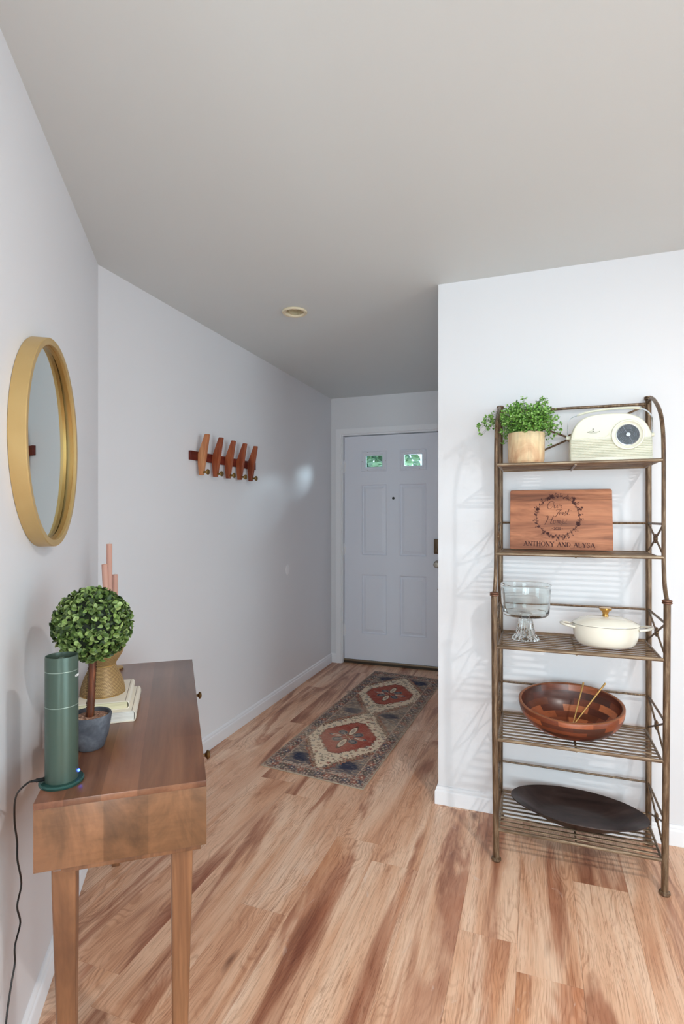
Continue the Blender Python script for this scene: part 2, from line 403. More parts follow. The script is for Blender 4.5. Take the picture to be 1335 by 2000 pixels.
# ceiling with a hole for the recessed fitting
LC = Vector((-1.203, 2.63)); hr = .052
def ceiling():
    b = B(); lo = (-2.6, YB - .1); hi = (XE + .1, YD + .12); q = .2; seg = 32
    x0, x1, y0, y1 = LC.x - q, LC.x + q, LC.y - q, LC.y + q
    for (a0, b0, a1, b1) in ((lo[0], lo[1], hi[0], y0), (lo[0], y1, hi[0], hi[1]), (lo[0], y0, x0, y1), (x1, y0, hi[0], y1)):
        b.add([(a0, b0, CEIL), (a1, b0, CEIL), (a1, b1, CEIL), (a0, b1, CEIL)], [(0, 1, 2, 3)])
    vs = []
    for k in range(seg):
        a = 2 * pi * k / seg; c, s = cos(a), sin(a); m = q / max(abs(c), abs(s))
        vs += [(LC.x + c * m, LC.y + s * m, CEIL), (LC.x + c * hr, LC.y + s * hr, CEIL), (LC.x + c * hr, LC.y + s * hr, CEIL + .1)]
    fs = []
    for k in range(seg):
        i, j = 3 * k, 3 * ((k + 1) % seg); fs += [(i, j, j + 1, i + 1), (i + 1, j + 1, j + 2, i + 2)]
    b.add(vs, fs)
    b.box((lo[0], lo[1], CEIL + .1), (hi[0], hi[1], CEIL + .16))
    return b.build('ceiling', M_CEIL, kind='structure', origin=(0, 0, CEIL), smooth=0, fixn=False)
ceiling()

def wall(name, lo, hi, holes=(), axis='x'):
    """box wall with rectangular openings; axis = long axis; holes (a0, a1, z0, z1)"""
    b = B()
    al, ah = (lo[0], hi[0]) if axis == 'x' else (lo[1], hi[1])
    def bb(a0, a1, z0, z1):
        if axis == 'x': b.box((a0, lo[1], z0), (a1, hi[1], z1))
        else: b.box((lo[0], a0, z0), (hi[0], a1, z1))
    cur = al
    for (a0, a1, z0, z1) in sorted(holes):
        bb(cur, a0, lo[2], hi[2]); 
        if z0 > lo[2]: bb(a0, a1, lo[2], z0)
        bb(a0, a1, z1, hi[2]); cur = a1
    bb(cur, ah, lo[2], hi[2])
    return b.build(name, M_WALL, kind='structure', smooth=0)
DX0, DX1, DZ1 = -1.665, -.745, 2.085       # door opening
wall('wall_left', (XL - .12, 1.857, 0), (XL, YD + .12, CEIL), axis='y')
wall('wall_back', (XL, YD, 0), (XR + .0, YD + .12, CEIL), [(DX0 - .018, DX1 + .018, 0, DZ1 + .018)])
b = B(); b.box((XR, YR, 0), (XE, YR + .12, CEIL)); b.box((XR, YR + .12, 0), (XR + .12, YD + .12, CEIL)); b.build('wall_right', M_WALL, kind='structure', smooth=0)
b = B()
b.prism([(S_END, 0), (S_CORNER, 0), (S_CORNER + .1, -.14), (S_END, -.12)], lambda a, c, d: onw(a, c, d), 0, CEIL); b.build('wall_mirror', M_WALL, kind='structure', smooth=0)
wall('wall_rear_left', (E_.x - .12, YB, 0), (E_.x, E_.y - .002, CEIL), axis='y')
wall('wall_rear', (E_.x - .12, YB - .12, 0), (XE + .12, YB, CEIL), [(-.2, 1.6, .12, 2.2)])
wall('wall_far_right', (XE, YB, 0), (XE + .12, YR + .12, CEIL), [(-1.8, .8, .12, 2.2)], axis='y')
def win(name, fn, a0, a1, z0, z1):
    t = B()
    w = .05
    for (p, q, r, s) in ((a0, a1, z0, z0 + w), (a0, a1, z1 - w, z1), (a0, a0 + w, z0 + w, z1 - w), (a1 - w, a1, z0 + w, z1 - w), ((a0 + a1) / 2 - .02, (a0 + a1) / 2 + .02, z0 + w, z1 - w)):
        P = fn(p, r, .02); Q = fn(q, s, .07); t.box([min(P[i], Q[i]) for i in range(3)], [max(P[i], Q[i]) for i in range(3)], .003)
    o = t.build(name, M_TRIM, kind='structure')
    for (p, q) in ((a0 + w, (a0 + a1) / 2 - .02), ((a0 + a1) / 2 + .02, a1 - w)):
        P = fn(p, z0 + w, .043); Q = fn(q, z1 - w, .047); B().box([min(P[i], Q[i]) for i in range(3)], [max(P[i], Q[i]) for i in range(3)]).build('pane', M_PANE, o)
win('window_1', lambda a, z, d: (a, YB - d, z), -.2, 1.6, .12, 2.2)
win('window_2', lambda a, z, d: (XE + d, a, z), -1.8, .8, .12, 2.2)

# baseboards: profile (depth, z), swept along polylines with mitred corners
BP = [(0, 0), (.014, 0), (.014, .058), (.0125, .064), (.009, .067), (.0095, .072), (.006, .079), (.003, .083), (0, .084)]
def baseboard(name, pts, side=1):
    b = B(); P = [Vector((p[0], p[1])) for p in pts]; n = len(P); rows = []
    for i in range(n):
        d0 = (P[i] - P[i - 1]).normalized() if i > 0 else (P[1] - P[0]).normalized()
        d1 = (P[i + 1] - P[i]).normalized() if i < n - 1 else d0
        n0 = Vector((d0.y, -d0.x)) * side; n1 = Vector((d1.y, -d1.x)) * side
        m = (n0 + n1).normalized(); k = 1 / max(.3, m.dot(n0))
        rows.append([(P[i].x + m.x * k * d, P[i].y + m.y * k * d, z + .0002) for d, z in BP])
    vs = [v for r in rows for v in r]; L = len(BP); fs = []
    for i in range(n - 1):
        for j in range(L - 1): fs.append((i * L + j, i * L + j + 1, (i + 1) * L + j + 1, (i + 1) * L + j))
    fs += [tuple(range(L)), tuple(range((n - 1) * L, n * L))]
    return b.add(vs, fs).build(name, M_TRIM, kind='structure', smooth=50)
baseboard('baseboard_left', [tuple(onw(S_END, 0, 0)[:2]), (XL, 1.857), (XL, YD), (DX0 - .062, YD)])
baseboard('baseboard_right', [(DX1 + .062, YD), (XR, YD), (XR, YR), (XE, YR)])

# ------------------------------------------------------------------ entrance door
def casing():
    b = B(); w = .05; g = .012
    prof = [(0, 0), (0, .012), (.006, .016), (.02, .014), (.04, .018), (w, .018), (w, 0)]   # across, depth
    path = [(DX0 - g, 0, -1, 0), (DX0 - g, DZ1 + g, -1, 1), (DX1 + g, DZ1 + g, 1, 1), (DX1 + g, 0, 1, 0)]
    rows = [[(x + sx * a, YD - d, z + sz * a) for a, d in prof] for (x, z, sx, sz) in path]
    L = len(prof); vs = [v for r in rows for v in r]; fs = []
    for i in range(3):
        for j in range(L): fs.append((i * L + j, i * L + (j + 1) % L, (i + 1) * L + (j + 1) % L, (i + 1) * L + j))
    fs += [tuple(range(L)), tuple(range(3 * L, 4 * L))]
    b.add(vs, fs)
    return b.build('trim_1', M_TRIM, kind='structure', smooth=40)
casing()
b = B()   # jamb lining
b.box((DX0 - .018, YD + .0, 0), (DX0 - .002, YD + .12, DZ1 + .016)); b.box((DX1 + .002, YD + .0, 0), (DX1 + .018, YD + .12, DZ1 + .016)); b.box((DX0 - .002, YD, DZ1 + .002), (DX1 + .002, YD + .12, DZ1 + .016))
b.box((DX0 - .002, YD + .088, .04), (DX0 + .01, YD + .118, DZ1 + .002)); b.box((DX1 - .01, YD + .088, .04), (DX1 + .002, YD + .118, DZ1 + .002)); b.box((DX0, YD + .088, DZ1 - .01), (DX1, YD + .118, DZ1 + .002))
b.build('trim_2', M_TRIM, kind='structure', smooth=0)
FY = YD + .04     # face of the door
d0x, d1x, d0z, d1z = DX0 + .002, DX1 - .004, .036, DZ1 - .004
LX = [(-1.496, -1.262), (-1.140, -.902)]
ZP = [(.277, .816), (.994, 1.635), (1.757, 1.938)]
def door():
    xs = [d0x, LX[0][0], LX[0][1], LX[1][0], LX[1][1], d1x]
    zs = [d0z] + [z for p in ZP for z in p] + [d1z]
    b = B()
    for i in range(5):
        for j in range(7):
            if i % 2 == 1 and j % 2 == 1: continue
            for y, in ((FY,), (FY + .044,)):
                b.add([(xs[i], y, zs[j]), (xs[i + 1], y, zs[j]), (xs[i + 1], y, zs[j + 1]), (xs[i], y, zs[j + 1])], [(0, 1, 2, 3)])
    for (x0, x1) in LX:      # reveals
        for (z0, z1) in ZP:
            for (p, q) in (((x0, z0), (x1, z0)), ((x1, z0), (x1, z1)), ((x1, z1), (x0, z1)), ((x0, z1), (x0, z0))):
                b.add([(p[0], FY, p[1]), (q[0], FY, q[1]), (q[0], FY + .044, q[1]), (p[0], FY + .044, p[1])], [(0, 1, 2, 3)])
    for (p, q) in (((d0x, d0z), (d1x, d0z)), ((d1x, d0z), (d1x, d1z)), ((d1x, d1z), (d0x, d1z)), ((d0x, d1z), (d0x, d0z))):
        b.add([(p[0], FY, p[1]), (q[0], FY, q[1]), (q[0], FY + .044, q[1]), (p[0], FY + .044, p[1])], [(0, 1, 2, 3)])
    D = b.build('door_1', M_DOOR, kind='structure', smooth=0, fixn=False, origin=((DX0 + DX1) / 2, FY, d0z))
    def rings(lst, x0, x1, z0, z1, close):
        m = B(); vs = []; fs = []
        for (ins, dep) in lst: vs += [(x0 + ins, FY + dep, z0 + ins), (x1 - ins, FY + dep, z0 + ins), (x1 - ins, FY + dep, z1 - ins), (x0 + ins, FY + dep, z1 - ins)]
        for i in range(len(lst) - 1):
            for k in range(4): fs.append((4 * i + k, 4 * i + (k + 1) % 4, 4 * i + 4 + (k + 1) % 4, 4 * i + 4 + k))
        if close: fs.append(tuple(4 * (len(lst) - 1) + k for k in range(4)))
        return m.add(vs, fs)
    for (x0, x1) in LX:
        for (z0, z1) in ZP[:2]:
            m = rings([(0, 0), (.006, .012), (.012, .014), (.036, .004), (.040, .0025)], x0, x1, z0, z1, True)
            m.build('panel', M_DOOR, D, smooth=20)
        z0, z1 = ZP[2]
        m = rings([(.0, .012), (.0, -.009), (.004, -.013), (.012, -.013), (.016, -.008), (.024, -.008), (.028, -.004), (.036, -.003), (.04, .004), (.04, .02)], x0, x1, z0, z1, False)
        for (sx, sz) in ((.2, .08), (.8, .08), (.2, .92), (.8, .92), (.04, .5), (.96, .5)):
            pass
        f = m.build('lite_frame', M_DOOR, D, smooth=20)
        sc = B()
        for (sx, sz) in ((.25, .055), (.75, .055), (.25, .945), (.75, .945), (.035, .5), (.965, .5)):
            c = (x0 + (x1 - x0) * sx, FY - .0133, z0 + (z1 - z0) * sz); sc.tube([c, (c[0], c[1] - .0012, c[2])], .0032, 8)
        sc.build('screw_heads', M_NICKEL, f)
        B().box((x0 + .034, FY + .014, z0 + .034), (x1 - .034, FY + .018, z1 - .034)).build('pane', M_PANE, f)
    for z in (1.804, 1.042, .298):
        h = B(); h.tube([(d0x - .004, FY - .006, z - .05), (d0x - .004, FY - .006, z + .05)], .0065, 10); h.box((d0x - .001, FY - .003, z - .045), (d0x + .012, FY - .0005, z + .045))
        for q in (-.052, .052): h.sphere((d0x - .004, FY - .006, z + q), .0065, 8, 6)
        h.build('hinge', M_TRIM, D)
    p = B(); p.tube([(-1.199, FY + .002, 1.51), (-1.199, FY - .003, 1.51)], .012, 16); o = p.build('peephole', M_BLACK, D)
    k = B(); k.box((-.832, FY - .028, 1.02), (-.762, FY, 1.15), .006); lk = k.build('deadbolt', M_BRONZE, D)
    k = B(); k.tube([(-.803, FY - .028, 1.05), (-.803, FY - .036, 1.05)], .017, 18); k.box((-.809, FY - .052, 1.034), (-.797, FY - .036, 1.066), .003); k.build('thumb_turn', M_BRONZE, lk)
    k = B(); M = Matrix.Rotation(radians(90), 4, 'X')
    k.lathe([(.0, 0), (.033, 0), (.033, .005), (.028, .01), (.014, .012), (.013, .032), (.022, .036), (.028, .046), (.027, .058), (.02, .066), (.0, .067)], (-.803, FY, .93), 28, M=M)
    kb = k.build('doorknob', M_NICKEL, D); tag(kb, 'brushed nickel round doorknob')
    k = B(); k.tube([(-.803, FY - .066, .93), (-.803, FY - .07, .93)], .008, 14); k.build('lock_button', M_NICKEL, kb)
    k = B(); k.tube([(-.795, FY, .71), (-.795, FY - .012, .71)], .009, 12); k.tube([(-.795, FY - .012, .71), (-.795, FY - .02, .705)], .005, 10); k.build('door_stop', M_NICKEL, D)
    return D
DOOR = door()
b = B(); b.box((DX0, YD + .028, 0.0002), (DX1, YD + .12, .033), .004); th = b.build('trim_3', M_RUBBER, kind='structure')
b = B(); b.box((DX0 + .001, YD + .022, .022), (DX1 - .001, YD + .034, .036), .002); b.build('threshold_strip', M_THRESH, th)

# ------------------------------------------------------------------ garden seen through the two lites
g = B().box((-9, 4.95, -.2), (8, 16, -.12)).build('ground_outside', M_LAWN, kind='structure', smooth=0)
def leafcloud(rng, centers, size, cols, normals=None, cup=.25, asp=.62):
    """centers Nx3, normals Nx3 -> verts, faces, colours of small cupped leaves"""
    n = len(centers)
    h = asp / 2
    tpl = np.array([(0, -.5, 0), (h * .62, -.27, cup * .3), (h, .03, cup * .5), (h * .8, .33, cup * .42), (0, .5, cup * .12), (-h * .8, .33, cup * .42), (-h, .03, cup * .5), (-h * .62, -.27, cup * .3), (0, .04, 0)])
    NV = 9; F = [(a, (a + 1) % 8, 8) for a in range(8)]
    if normals is None: normals = rng.normal(size=(n, 3))
    Z = normals / np.linalg.norm(normals, axis=1)[:, None]
    R = rng.normal(size=(n, 3)); Y = R - (R * Z).sum(1)[:, None] * Z; Y /= np.linalg.norm(Y, axis=1)[:, None]; X = np.cross(Y, Z)
    s = np.asarray(size).reshape(-1, 1) * np.ones((n, 1))
    V = centers[:, None, :] + s[:, None, :] * (tpl[None, :, 0:1] * X[:, None, :] + tpl[None, :, 1:2] * Y[:, None, :] + tpl[None, :, 2:3] * Z[:, None, :])
    V = V.reshape(-1, 3); faces = [tuple(NV * i + k for k in f) for i in range(n) for f in F]
    pick = cols[rng.integers(0, len(cols), n)]; pick = pick * rng.uniform(.8, 1.2, (n, 1))
    C = np.concatenate([np.repeat(pick, NV, 0), np.ones((NV * n, 1))], 1)
    mid = C.reshape(n, NV, 4); mid[:, 8, :3] *= .8; mid[:, 2:7, :3] *= 1.1; C = mid.reshape(-1, 4)
    return V, faces, C
rng = np.random.default_rng(4)
LG = np.array([lin(120, 156, 118)[:3], lin(160, 190, 150)[:3], lin(186, 212, 186)[:3], lin(92, 128, 108)[:3]])
for (cx, cy, cz, rx, rz, lab) in ((-3.3, 9.4, 1.9, 1.45, 2.3, 'leafy shrub in the garden behind the left door pane'), (.1, 10.2, 1.9, 1.7, 2.4, 'leafy shrub in the garden behind the right door pane')):
    t = thing('garden_shrub', lab, 'shrub', (cx, cy, -.12))
    n = 4200; d = rng.normal(size=(n, 3)); d /= np.linalg.norm(d, axis=1)[:, None]; rr = rng.uniform(.6, 1, (n, 1))
    c = np.array([cx, cy, cz]) + d * rr * np.array([rx, rx * .6, rz * .8])
    V, F, C = leafcloud(rng, c, rng.uniform(.1, .2, n), LG)
    q = B(); q.v = [tuple(v) for v in V]; q.f = F; q.build('foliage', M_LEAF, t, kind='stuff', smooth=0, fixn=False, cols=C)
    q = B(); q.tube([(cx, cy, -.12), (cx + .05, cy, .5), (cx, cy, cz)], [.06, .045, .02], 8); q.build('trunk', M_BARK, t)

# ------------------------------------------------------------------ recessed ceiling light, wall plate
t = thing('recessed_light', 'round cream recessed ceiling light above the hallway', 'light', (LC.x, LC.y, CEIL))
b = B(); b.lathe([(.05, .0), (.066, -.001), (.067, -.006), (.064, -.011), (.052, -.010), (.047, -.004), (.046, .03), (.046, .06)], (LC.x, LC.y, CEIL), 40); b.build('trim_ring', M_LIGHTTRIM, t)
b = B(); Mt = Matrix.Rotation(radians(-18), 4, 'X')
b.lathe([(.044, .03), (.043, .016), (.038, .006), (.032, .002), (.030, .010), (.028, .03)], (LC.x, LC.y, CEIL), 36, M=Mt); b.build('eyeball', M_LIGHTIN, t)
b = B(); b.lathe([(.0001, .028), (.029, .028), (.029, .032)], (LC.x, LC.y, CEIL), 30, M=Mt); b.build('lens', M_LAMP, t)
for (x, y, lab) in ((.95, .55, 'recessed ceiling lamp over the room in front of the metal rack'), (2.1, -1.2, 'recessed ceiling lamp near the rear windows')):
    t = thing('recessed_lamp', lab, 'light', (x, y, CEIL)); b = B(); b.lathe([(.056, .0), (.08, -.001), (.08, -.008), (.058, -.008), (.056, -.001)], (x, y, CEIL), 32); b.build('trim_ring', M_LIGHTTRIM, t)

t = thing('wall_plate', 'small round blank white plate on the hallway wall', 'plate', (XL, 3.76, .94))
M = Matrix.Rotation(radians(90), 4, 'Y')
b = B(); b.lathe([(.0001, .004), (.026, .004), (.031, .003), (.034, 0)], (XL, 3.76, .94), 32, M=M, sx=1.15); b.build('cover', M_TRIM, t)

# ------------------------------------------------------------------ round mirror
def oval(c_s, c_z, d, rs, rz, seg=96): return [onw(c_s + rs * cos(2 * pi * k / seg), d, c_z + rz * sin(2 * pi * k / seg)) for k in range(seg)]
MS, MZ, MR = .353, 1.548, .270; DEP = .04
t = thing('round_mirror', 'round wall mirror with a deep brushed gold frame', 'mirror', tuple(onw(MS, 0, MZ - .3)))
def ring_mesh(levels, seg=96, close=True):
    b = B(); vs = []; fs = []
    for (r, d) in levels: vs += oval(MS, MZ, d, r, r * 1.06, seg)
    for i in range(len(levels) - (0 if close else 1)):
        j = (i + 1) % len(levels)
        for k in range(seg): fs.append((i * seg + k, i * seg + (k + 1) % seg, j * seg + (k + 1) % seg, j * seg + k))
    return b.add(vs, fs)
ring_mesh([(MR, .001), (MR, DEP - .002), (MR - .002, DEP), (MR - .0155, DEP), (MR - .017, DEP - .0015), (MR - .017, .022), (MR - .017, .001)]).build('frame', M_FRAME, t, smooth=40)
ring_mesh([(MR - .017, .021), (MR - .017, .030), (MR - .022, .030), (MR - .023, .021)]).build('inner_lip', M_GOLD, t, smooth=40)
b = B(); gk = -.022
b.add([onw(MS + (MR - .0165) * cos(2 * pi * k / 96), .0215 + gk * (MR - .0165) * cos(2 * pi * k / 96), MZ + (MR - .0165) * 1.06 * sin(2 * pi * k / 96)) for k in range(96)] + [onw(MS, .0215, MZ)], [(k, (k + 1) % 96, 96) for k in range(96)]); b.build('glass', M_MIRROR, t, smooth=0)

# ------------------------------------------------------------------ coat rack
t = thing('coat_rack', 'red-brown wooden coat rack with five flip-up paddles and brass pegs', 'coat rack', (XL, 2.87, 1.6))
B().box((XL + .0005, 2.507, 1.656), (XL + .017, 3.232, 1.706), .0015).build('backboard', M_HOOK_BAR, t)
for i, y in enumerate((2.575, 2.715, 2.852, 2.987, 3.125)):
    b = B()
    prof = [(.0165, .01), (.062, .128), (.085, .126), (.06, -.055), (.042, -.112), (.022, -.112), (.0165, -.06)]
    prof = [(.0185, .012), (.064, .122), (.086, .12), (.048, -.105), (.026, -.105), (.0185, -.04)]
    b.prism(prof, lambda a, z, d, y=y: Vector((XL + a, y + d, 1.68 + z)), -.011, .011)
    o = b.build('paddle', M_HOOK_L if i == 0 else M_HOOK_D, t, smooth=0)
    bv = o.modifiers.new('bevel', 'BEVEL'); bv.width = .002; bv.segments = 2
    b = B(); c = Vector((XL + .036, y, 1.68 - .088)); M = Matrix.Rotation(radians(90), 4, 'Y')
    b.lathe([(.0001, 0), (.0065, 0), (.006, .022), (.007, .03), (.015, .033), (.016, .038), (.014, .041), (.0001, .042)], c + Vector((.005, 0, 0)), 20, M=M)
    b.build('brass_peg', M_BRASS, o)

# ------------------------------------------------------------------ console table
TO = Vector((-.687, 1.034)); TU = Vector((-.597, .802)).normalized(); TV = Vector((-TU.y, TU.x))
TZ = .76; TW = .343; TL = 1.07
def tb(u, v, z): p = TO + TU * u + TV * v; return Vector((p.x, p.y, z))
TR = atan2(TU.y, TU.x)
TM = Matrix.Translation((TO.x, TO.y, 0)) @ Matrix.Rotation(TR, 4, 'Z')     # local x = u, local y = v
t = thing('console_table', 'narrow brown wooden console table on tapered legs below the mirror', 'table', tuple(tb(0, 0, 0)), TR)
TABLE = t
B().box((0, 0, TZ - .014), (TL, TW, TZ), .0015, TM).build('tabletop', M_TABLE_TOP, t)
def table_part(name, lo, hi, mat, bev=.001, par=None): return B().box(lo, hi, bev, TM).build(name, mat, par or t)
M_END2 = M_TABLE_END
table_part('end_panel', (.0015, .0, .617), (.022, TW, TZ - .0142), M_END2)
table_part('end_panel', (TL - .022, .0, .617), (TL - .0015, TW, TZ - .0142), M_END2)
table_part('back_panel', (.0222, TW - .018, .617), (TL - .0222, TW - .002, TZ - .0142), M_TABLE_TOP)
table_part('bottom_panel', (.006, .012, .606), (TL - .006, TW - .05, .6168), M_TABLE_LEG)
table_part('drawer_divider', (.53, .003, .6172), (.548, TW - .019, TZ - .0143), M_TABLE_TOP)
for (u0, u1, ku) in ((.024, .528, .285), (.55, TL - .024, .80)):
    d = table_part('drawer', (u0, .001, .62), (u1, .019, TZ - .017), M_TABLE_TOP, .0015)
    c = tb(ku, 0, .695); M = Matrix.Rotation(TR, 4, 'Z') @ Matrix.Rotation(radians(90), 4, 'X')
    B().lathe([(.0001, -.001), (.005, -.001), (.004, .010), (.006, .013), (.0115, .016), (.0125, .019), (.009, .024), (.0001, .026)], c, 20, M=M).build('knob', M_KNOB, d)
for (u, v) in ((.045, .052), (.045, TW - .052), (TL - .045, .052), (TL - .045, TW - .052)):
    b = B(); h0, h1 = .0235, .0145
    pts = []
    su = -1 if u < .5 else 1; sv = -1 if v < .17 else 1
    for (h, z, k) in ((h0, .606, 0), (h0 * .99, .56, .05), (h1, .0, 1)):
        cu, cv = u + (-su) * .004 * k, v + (-sv) * .006 * k
        pts.append([(cu - h, cv - h, z), (cu + h, cv - h, z), (cu + h, cv + h, z), (cu - h, cv + h, z)])
    vs = [TM @ Vector(p) for r in pts for p in r]; fs = [(3, 2, 1, 0), (8, 9, 10, 11)]
    for i in range(2):
        for k in range(4): fs.append((4 * i + k, 4 * i + (k + 1) % 4, 4 * i + 4 + (k + 1) % 4, 4 * i + 4 + k))
    o = b.add(vs, fs).build('leg', M_TABLE_LEG, t, smooth=0)
    bv = o.modifiers.new('bevel', 'BEVEL'); bv.width = .004; bv.segments = 2

# ------------------------------------------------------------------ green diffuser with cord
dc = tb(.088, .306, TZ)
t = thing('aroma_diffuser', 'tall green cylindrical aroma diffuser on the near end of the wooden table', 'diffuser', tuple(dc))
B().lathe([(.0001, 0), (.0445, 0), (.0455, .002), (.0455, .005), (.043, .0075), (.033, .008)], dc, 48).build('base', M_GREEN_RIM, t)
B().lathe([(.0335, .008), (.0335, .276), (.0328, .279), (.031, .279), (.0305, .277), (.030, .262), (.0001, .260)], dc, 64).build('body', M_GREEN, t)
for z in (.171, .2475): B().lathe([(.0335, z - .0008), (.03385, z), (.0335, z + .0008)], dc, 64).build('seam', M_SEAM, t)
B().lathe([(.0001, .266), (.030, .2655), (.030, .2645), (.0001, .2645)], dc, 40).build('top_recess', M_DARKHOLE, t)
B().lathe([(.0001, .275), (.005, .275), (.007, .272), (.0075, .266)], dc, 20).build('nozzle', M_GREEN, t)
cdir = Vector((-dc.x, -dc.y, 0)).normalized()
def around(a, r, z, c=dc):
    """a = angle right of the line of sight as seen from the room side"""
    ang = atan2(cdir.y, cdir.x) + a; return Vector((c.x + r * cos(ang), c.y + r * sin(ang), z))
p = around(radians(72), .035, TZ + .0225)
B().sphere(p, .0032, 12, 8).build('led', M_LEDB, t)
b = B()
rr = random.Random(3)
for i in range(9):     # short line of small white lettering
    a0 = radians(52 + i * 3.6)
    for (q0, q1) in (((0, 0), (0, 1)), ((0, rr.choice([0, .5, 1])), (1, rr.choice([0, .5, 1])))):
        P0 = around(a0 + radians(q0[0] * 2.2), .0338, TZ + .2325 + .005 * q0[1]); P1 = around(a0 + radians(q1[0] * 2.2), .0338, TZ + .2325 + .005 * q1[1])
        b.tube([P0, P1], .0003, 5)
b.build('lettering', M_WHITE, t)
pl0 = around(radians(-88), .0333, TZ + .013)
cp = [pl0 + (Vector(onw(.05, .04, 0)) - pl0) * 0]
pd = (around(radians(-100), 1, 0) - Vector((dc.x, dc.y, 0))).normalized(); pd.z = 0
pa = pl0; pb2 = pl0 + pd * .03; 
t = thing('power_cord', 'black power cord hanging from the green diffuser down along the wall', 'cord', (-1.1, .89, 0))
pcw = [(-1.13, .915, .745), (-1.112, .905, .728), (-1.095, .896, .698), (-1.105, .905, .65), (-1.113, .918, .603), (-1.105, .912, .568), (-1.123, .937, .494), (-1.107, .913, .461), (-1.119, .931, .408), (-1.098, .9, .383), (-1.097, .899, .345), (-1.084, .879, .315), (-1.066, .853, .263), (-1.06, .84, .16), (-1.05, .83, .06), (-1.045, .82, .006)]
dirp = (Vector((-1.012, .872, .779)) - pa).normalized()
plug_end = pa + dirp * .03
B().tube([pa + dirp * .0005, pa + dirp * .018, pa + dirp * .019, plug_end], [.0042, .0042, .0032, .0024], 12).build('plug', M_BLACK, t)
path = smooth_path([plug_end, Vector((-1.014, .862, .780)), Vector((-1.032, .858, .764)), Vector((-1.055, .868, .742)), Vector((-1.081, .885, .706)), Vector((-1.097, .899, .656))] + [Vector(p) for p in pcw[4:]], 5)
B().tube(path, .0021, 8).build('cable', M_BLACK, t)

# ------------------------------------------------------------------ topiary ball
pc = tb(.262, .272, TZ)
t = thing('topiary_ball', 'boxwood topiary ball on a brown stem in a grey stone pot', 'plant', tuple(pc))
B().lathe([(.0001, 0), (.028, 0), (.033, .004), (.043, .035), (.049, .07), (.0505, .083), (.049, .087), (.045, .086), (.044, .078), (.042, .06)], pc, 40).build('pot', M_SLATE, t)
B().lathe([(.0001, .0785), (.02, .079), (.044, .077)], pc, 32).build('gravel', M_GRAVEL, t)
bt = pc + Vector((-.002, 0, .068)); tp = Vector((pc.x + .004, pc.y + .004, TZ + .235))
B().tube([bt, (bt + tp) / 2 + Vector((.0015, 0, 0)), tp], [.0095, .0088, .0088], 14).build('stem', M_BARK, t)
b = B(); rr = random.Random(8)
side = Vector((cdir.y, -cdir.x, 0))
for sgn in (-1, 1):
    for i in range(90):
        f = i / 90 + rr.uniform(-.005, .005); c = bt.lerp(tp, max(0.08, f)) + side * sgn * .0088 + cdir * rr.uniform(-.003, .004)
        b.tube([c, c + side * sgn * rr.uniform(.0005, .002) + Vector((0, 0, rr.uniform(-.003, .003)))], .0007, 4)
b.build('fibre_edges', M_BARKEDGE, t, kind='stuff')
bc = np.array([pc.x + .004, pc.y + .004, TZ + .312])
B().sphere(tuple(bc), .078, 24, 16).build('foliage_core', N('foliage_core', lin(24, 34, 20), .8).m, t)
rng = np.random.default_rng(7); n = 2800
d = rng.normal(size=(n, 3)); d /= np.linalg.norm(d, axis=1)[:, None]
c = bc + d * rng.uniform(.072, .0945, (n, 1)) * np.array([1, 1, .98])
LC2 = np.array([lin(74, 98, 46)[:3], lin(96, 120, 58)[:3], lin(118, 144, 76)[:3], lin(142, 164, 100)[:3], lin(54, 74, 38)[:3]])
nm = d * 1.0 + rng.normal(size=(n, 3)) * .85
V, F, C = leafcloud(rng, c, rng.uniform(.012, .0165, n), LC2, nm, .42, .72)
q = B(); q.v = [tuple(v) for v in V]; q.f = F; q.build('foliage', M_LEAF, t, kind='stuff', smooth=180, fixn=False, cols=C)

# ------------------------------------------------------------------ two books
def book(u0, u1, v0, v1, z0, h, label, pages):
    """spine on the v0 side, page head towards the near end"""
    t = thing('book', label, 'book', tuple(tb((u0 + u1) / 2, (v0 + v1) / 2, z0)), TR, 'cream books on the wooden table')
    ct = .0022
    b = B()
    b.box((u0, v0 + .006, z0 + h - ct), (u1, v1, z0 + h), .0008, TM); b.box((u0, v0 + .006, z0), (u1, v1, z0 + ct), .0008, TM)
    # rounded spine
    pr = []
    for k in range(9):
        a = pi / 2 + pi * k / 8; pr.append((v0 + .0075 + .0075 * cos(a), z0 + h / 2 + h / 2 * sin(a)))
    for k in range(8, -1, -1):
        a = pi / 2 + pi * k / 8; pr.append((v0 + .008 + .0052 * cos(a), z0 + h / 2 + (h / 2 - ct) * sin(a)))
    b.prism(pr, lambda a, z, d: TM @ Vector((d, a, z)), u0, u1)
    b.build('cover', M_COVER, t)
    B().box((u0 + .004, v0 + .006, z0 + ct), (u1 - .004, v1 - .005, z0 + h - ct), 0, TM).build('pages', pages, t)
    b = B()
    for z in (z0 + h,): b.box((u0 + .0005, v0 + .011, z - .0002), (u1 - .0005, v0 + .0125, z + .0001), 0, TM)  # flat dark strip on the cover, paints the shade of the hinge groove
    b.build('hinge_groove_shade', M_SHADE, t)
book(.417, .653, .173, .322, TZ + .0003, .031, 'thick cream book lying at the bottom of the two-book stack', M_PAGES_W)
book(.435, .655, .192, .336, TZ + .0315, .0235, 'thinner cream book on top of the stack, under the gold wire vase', M_PAGES)

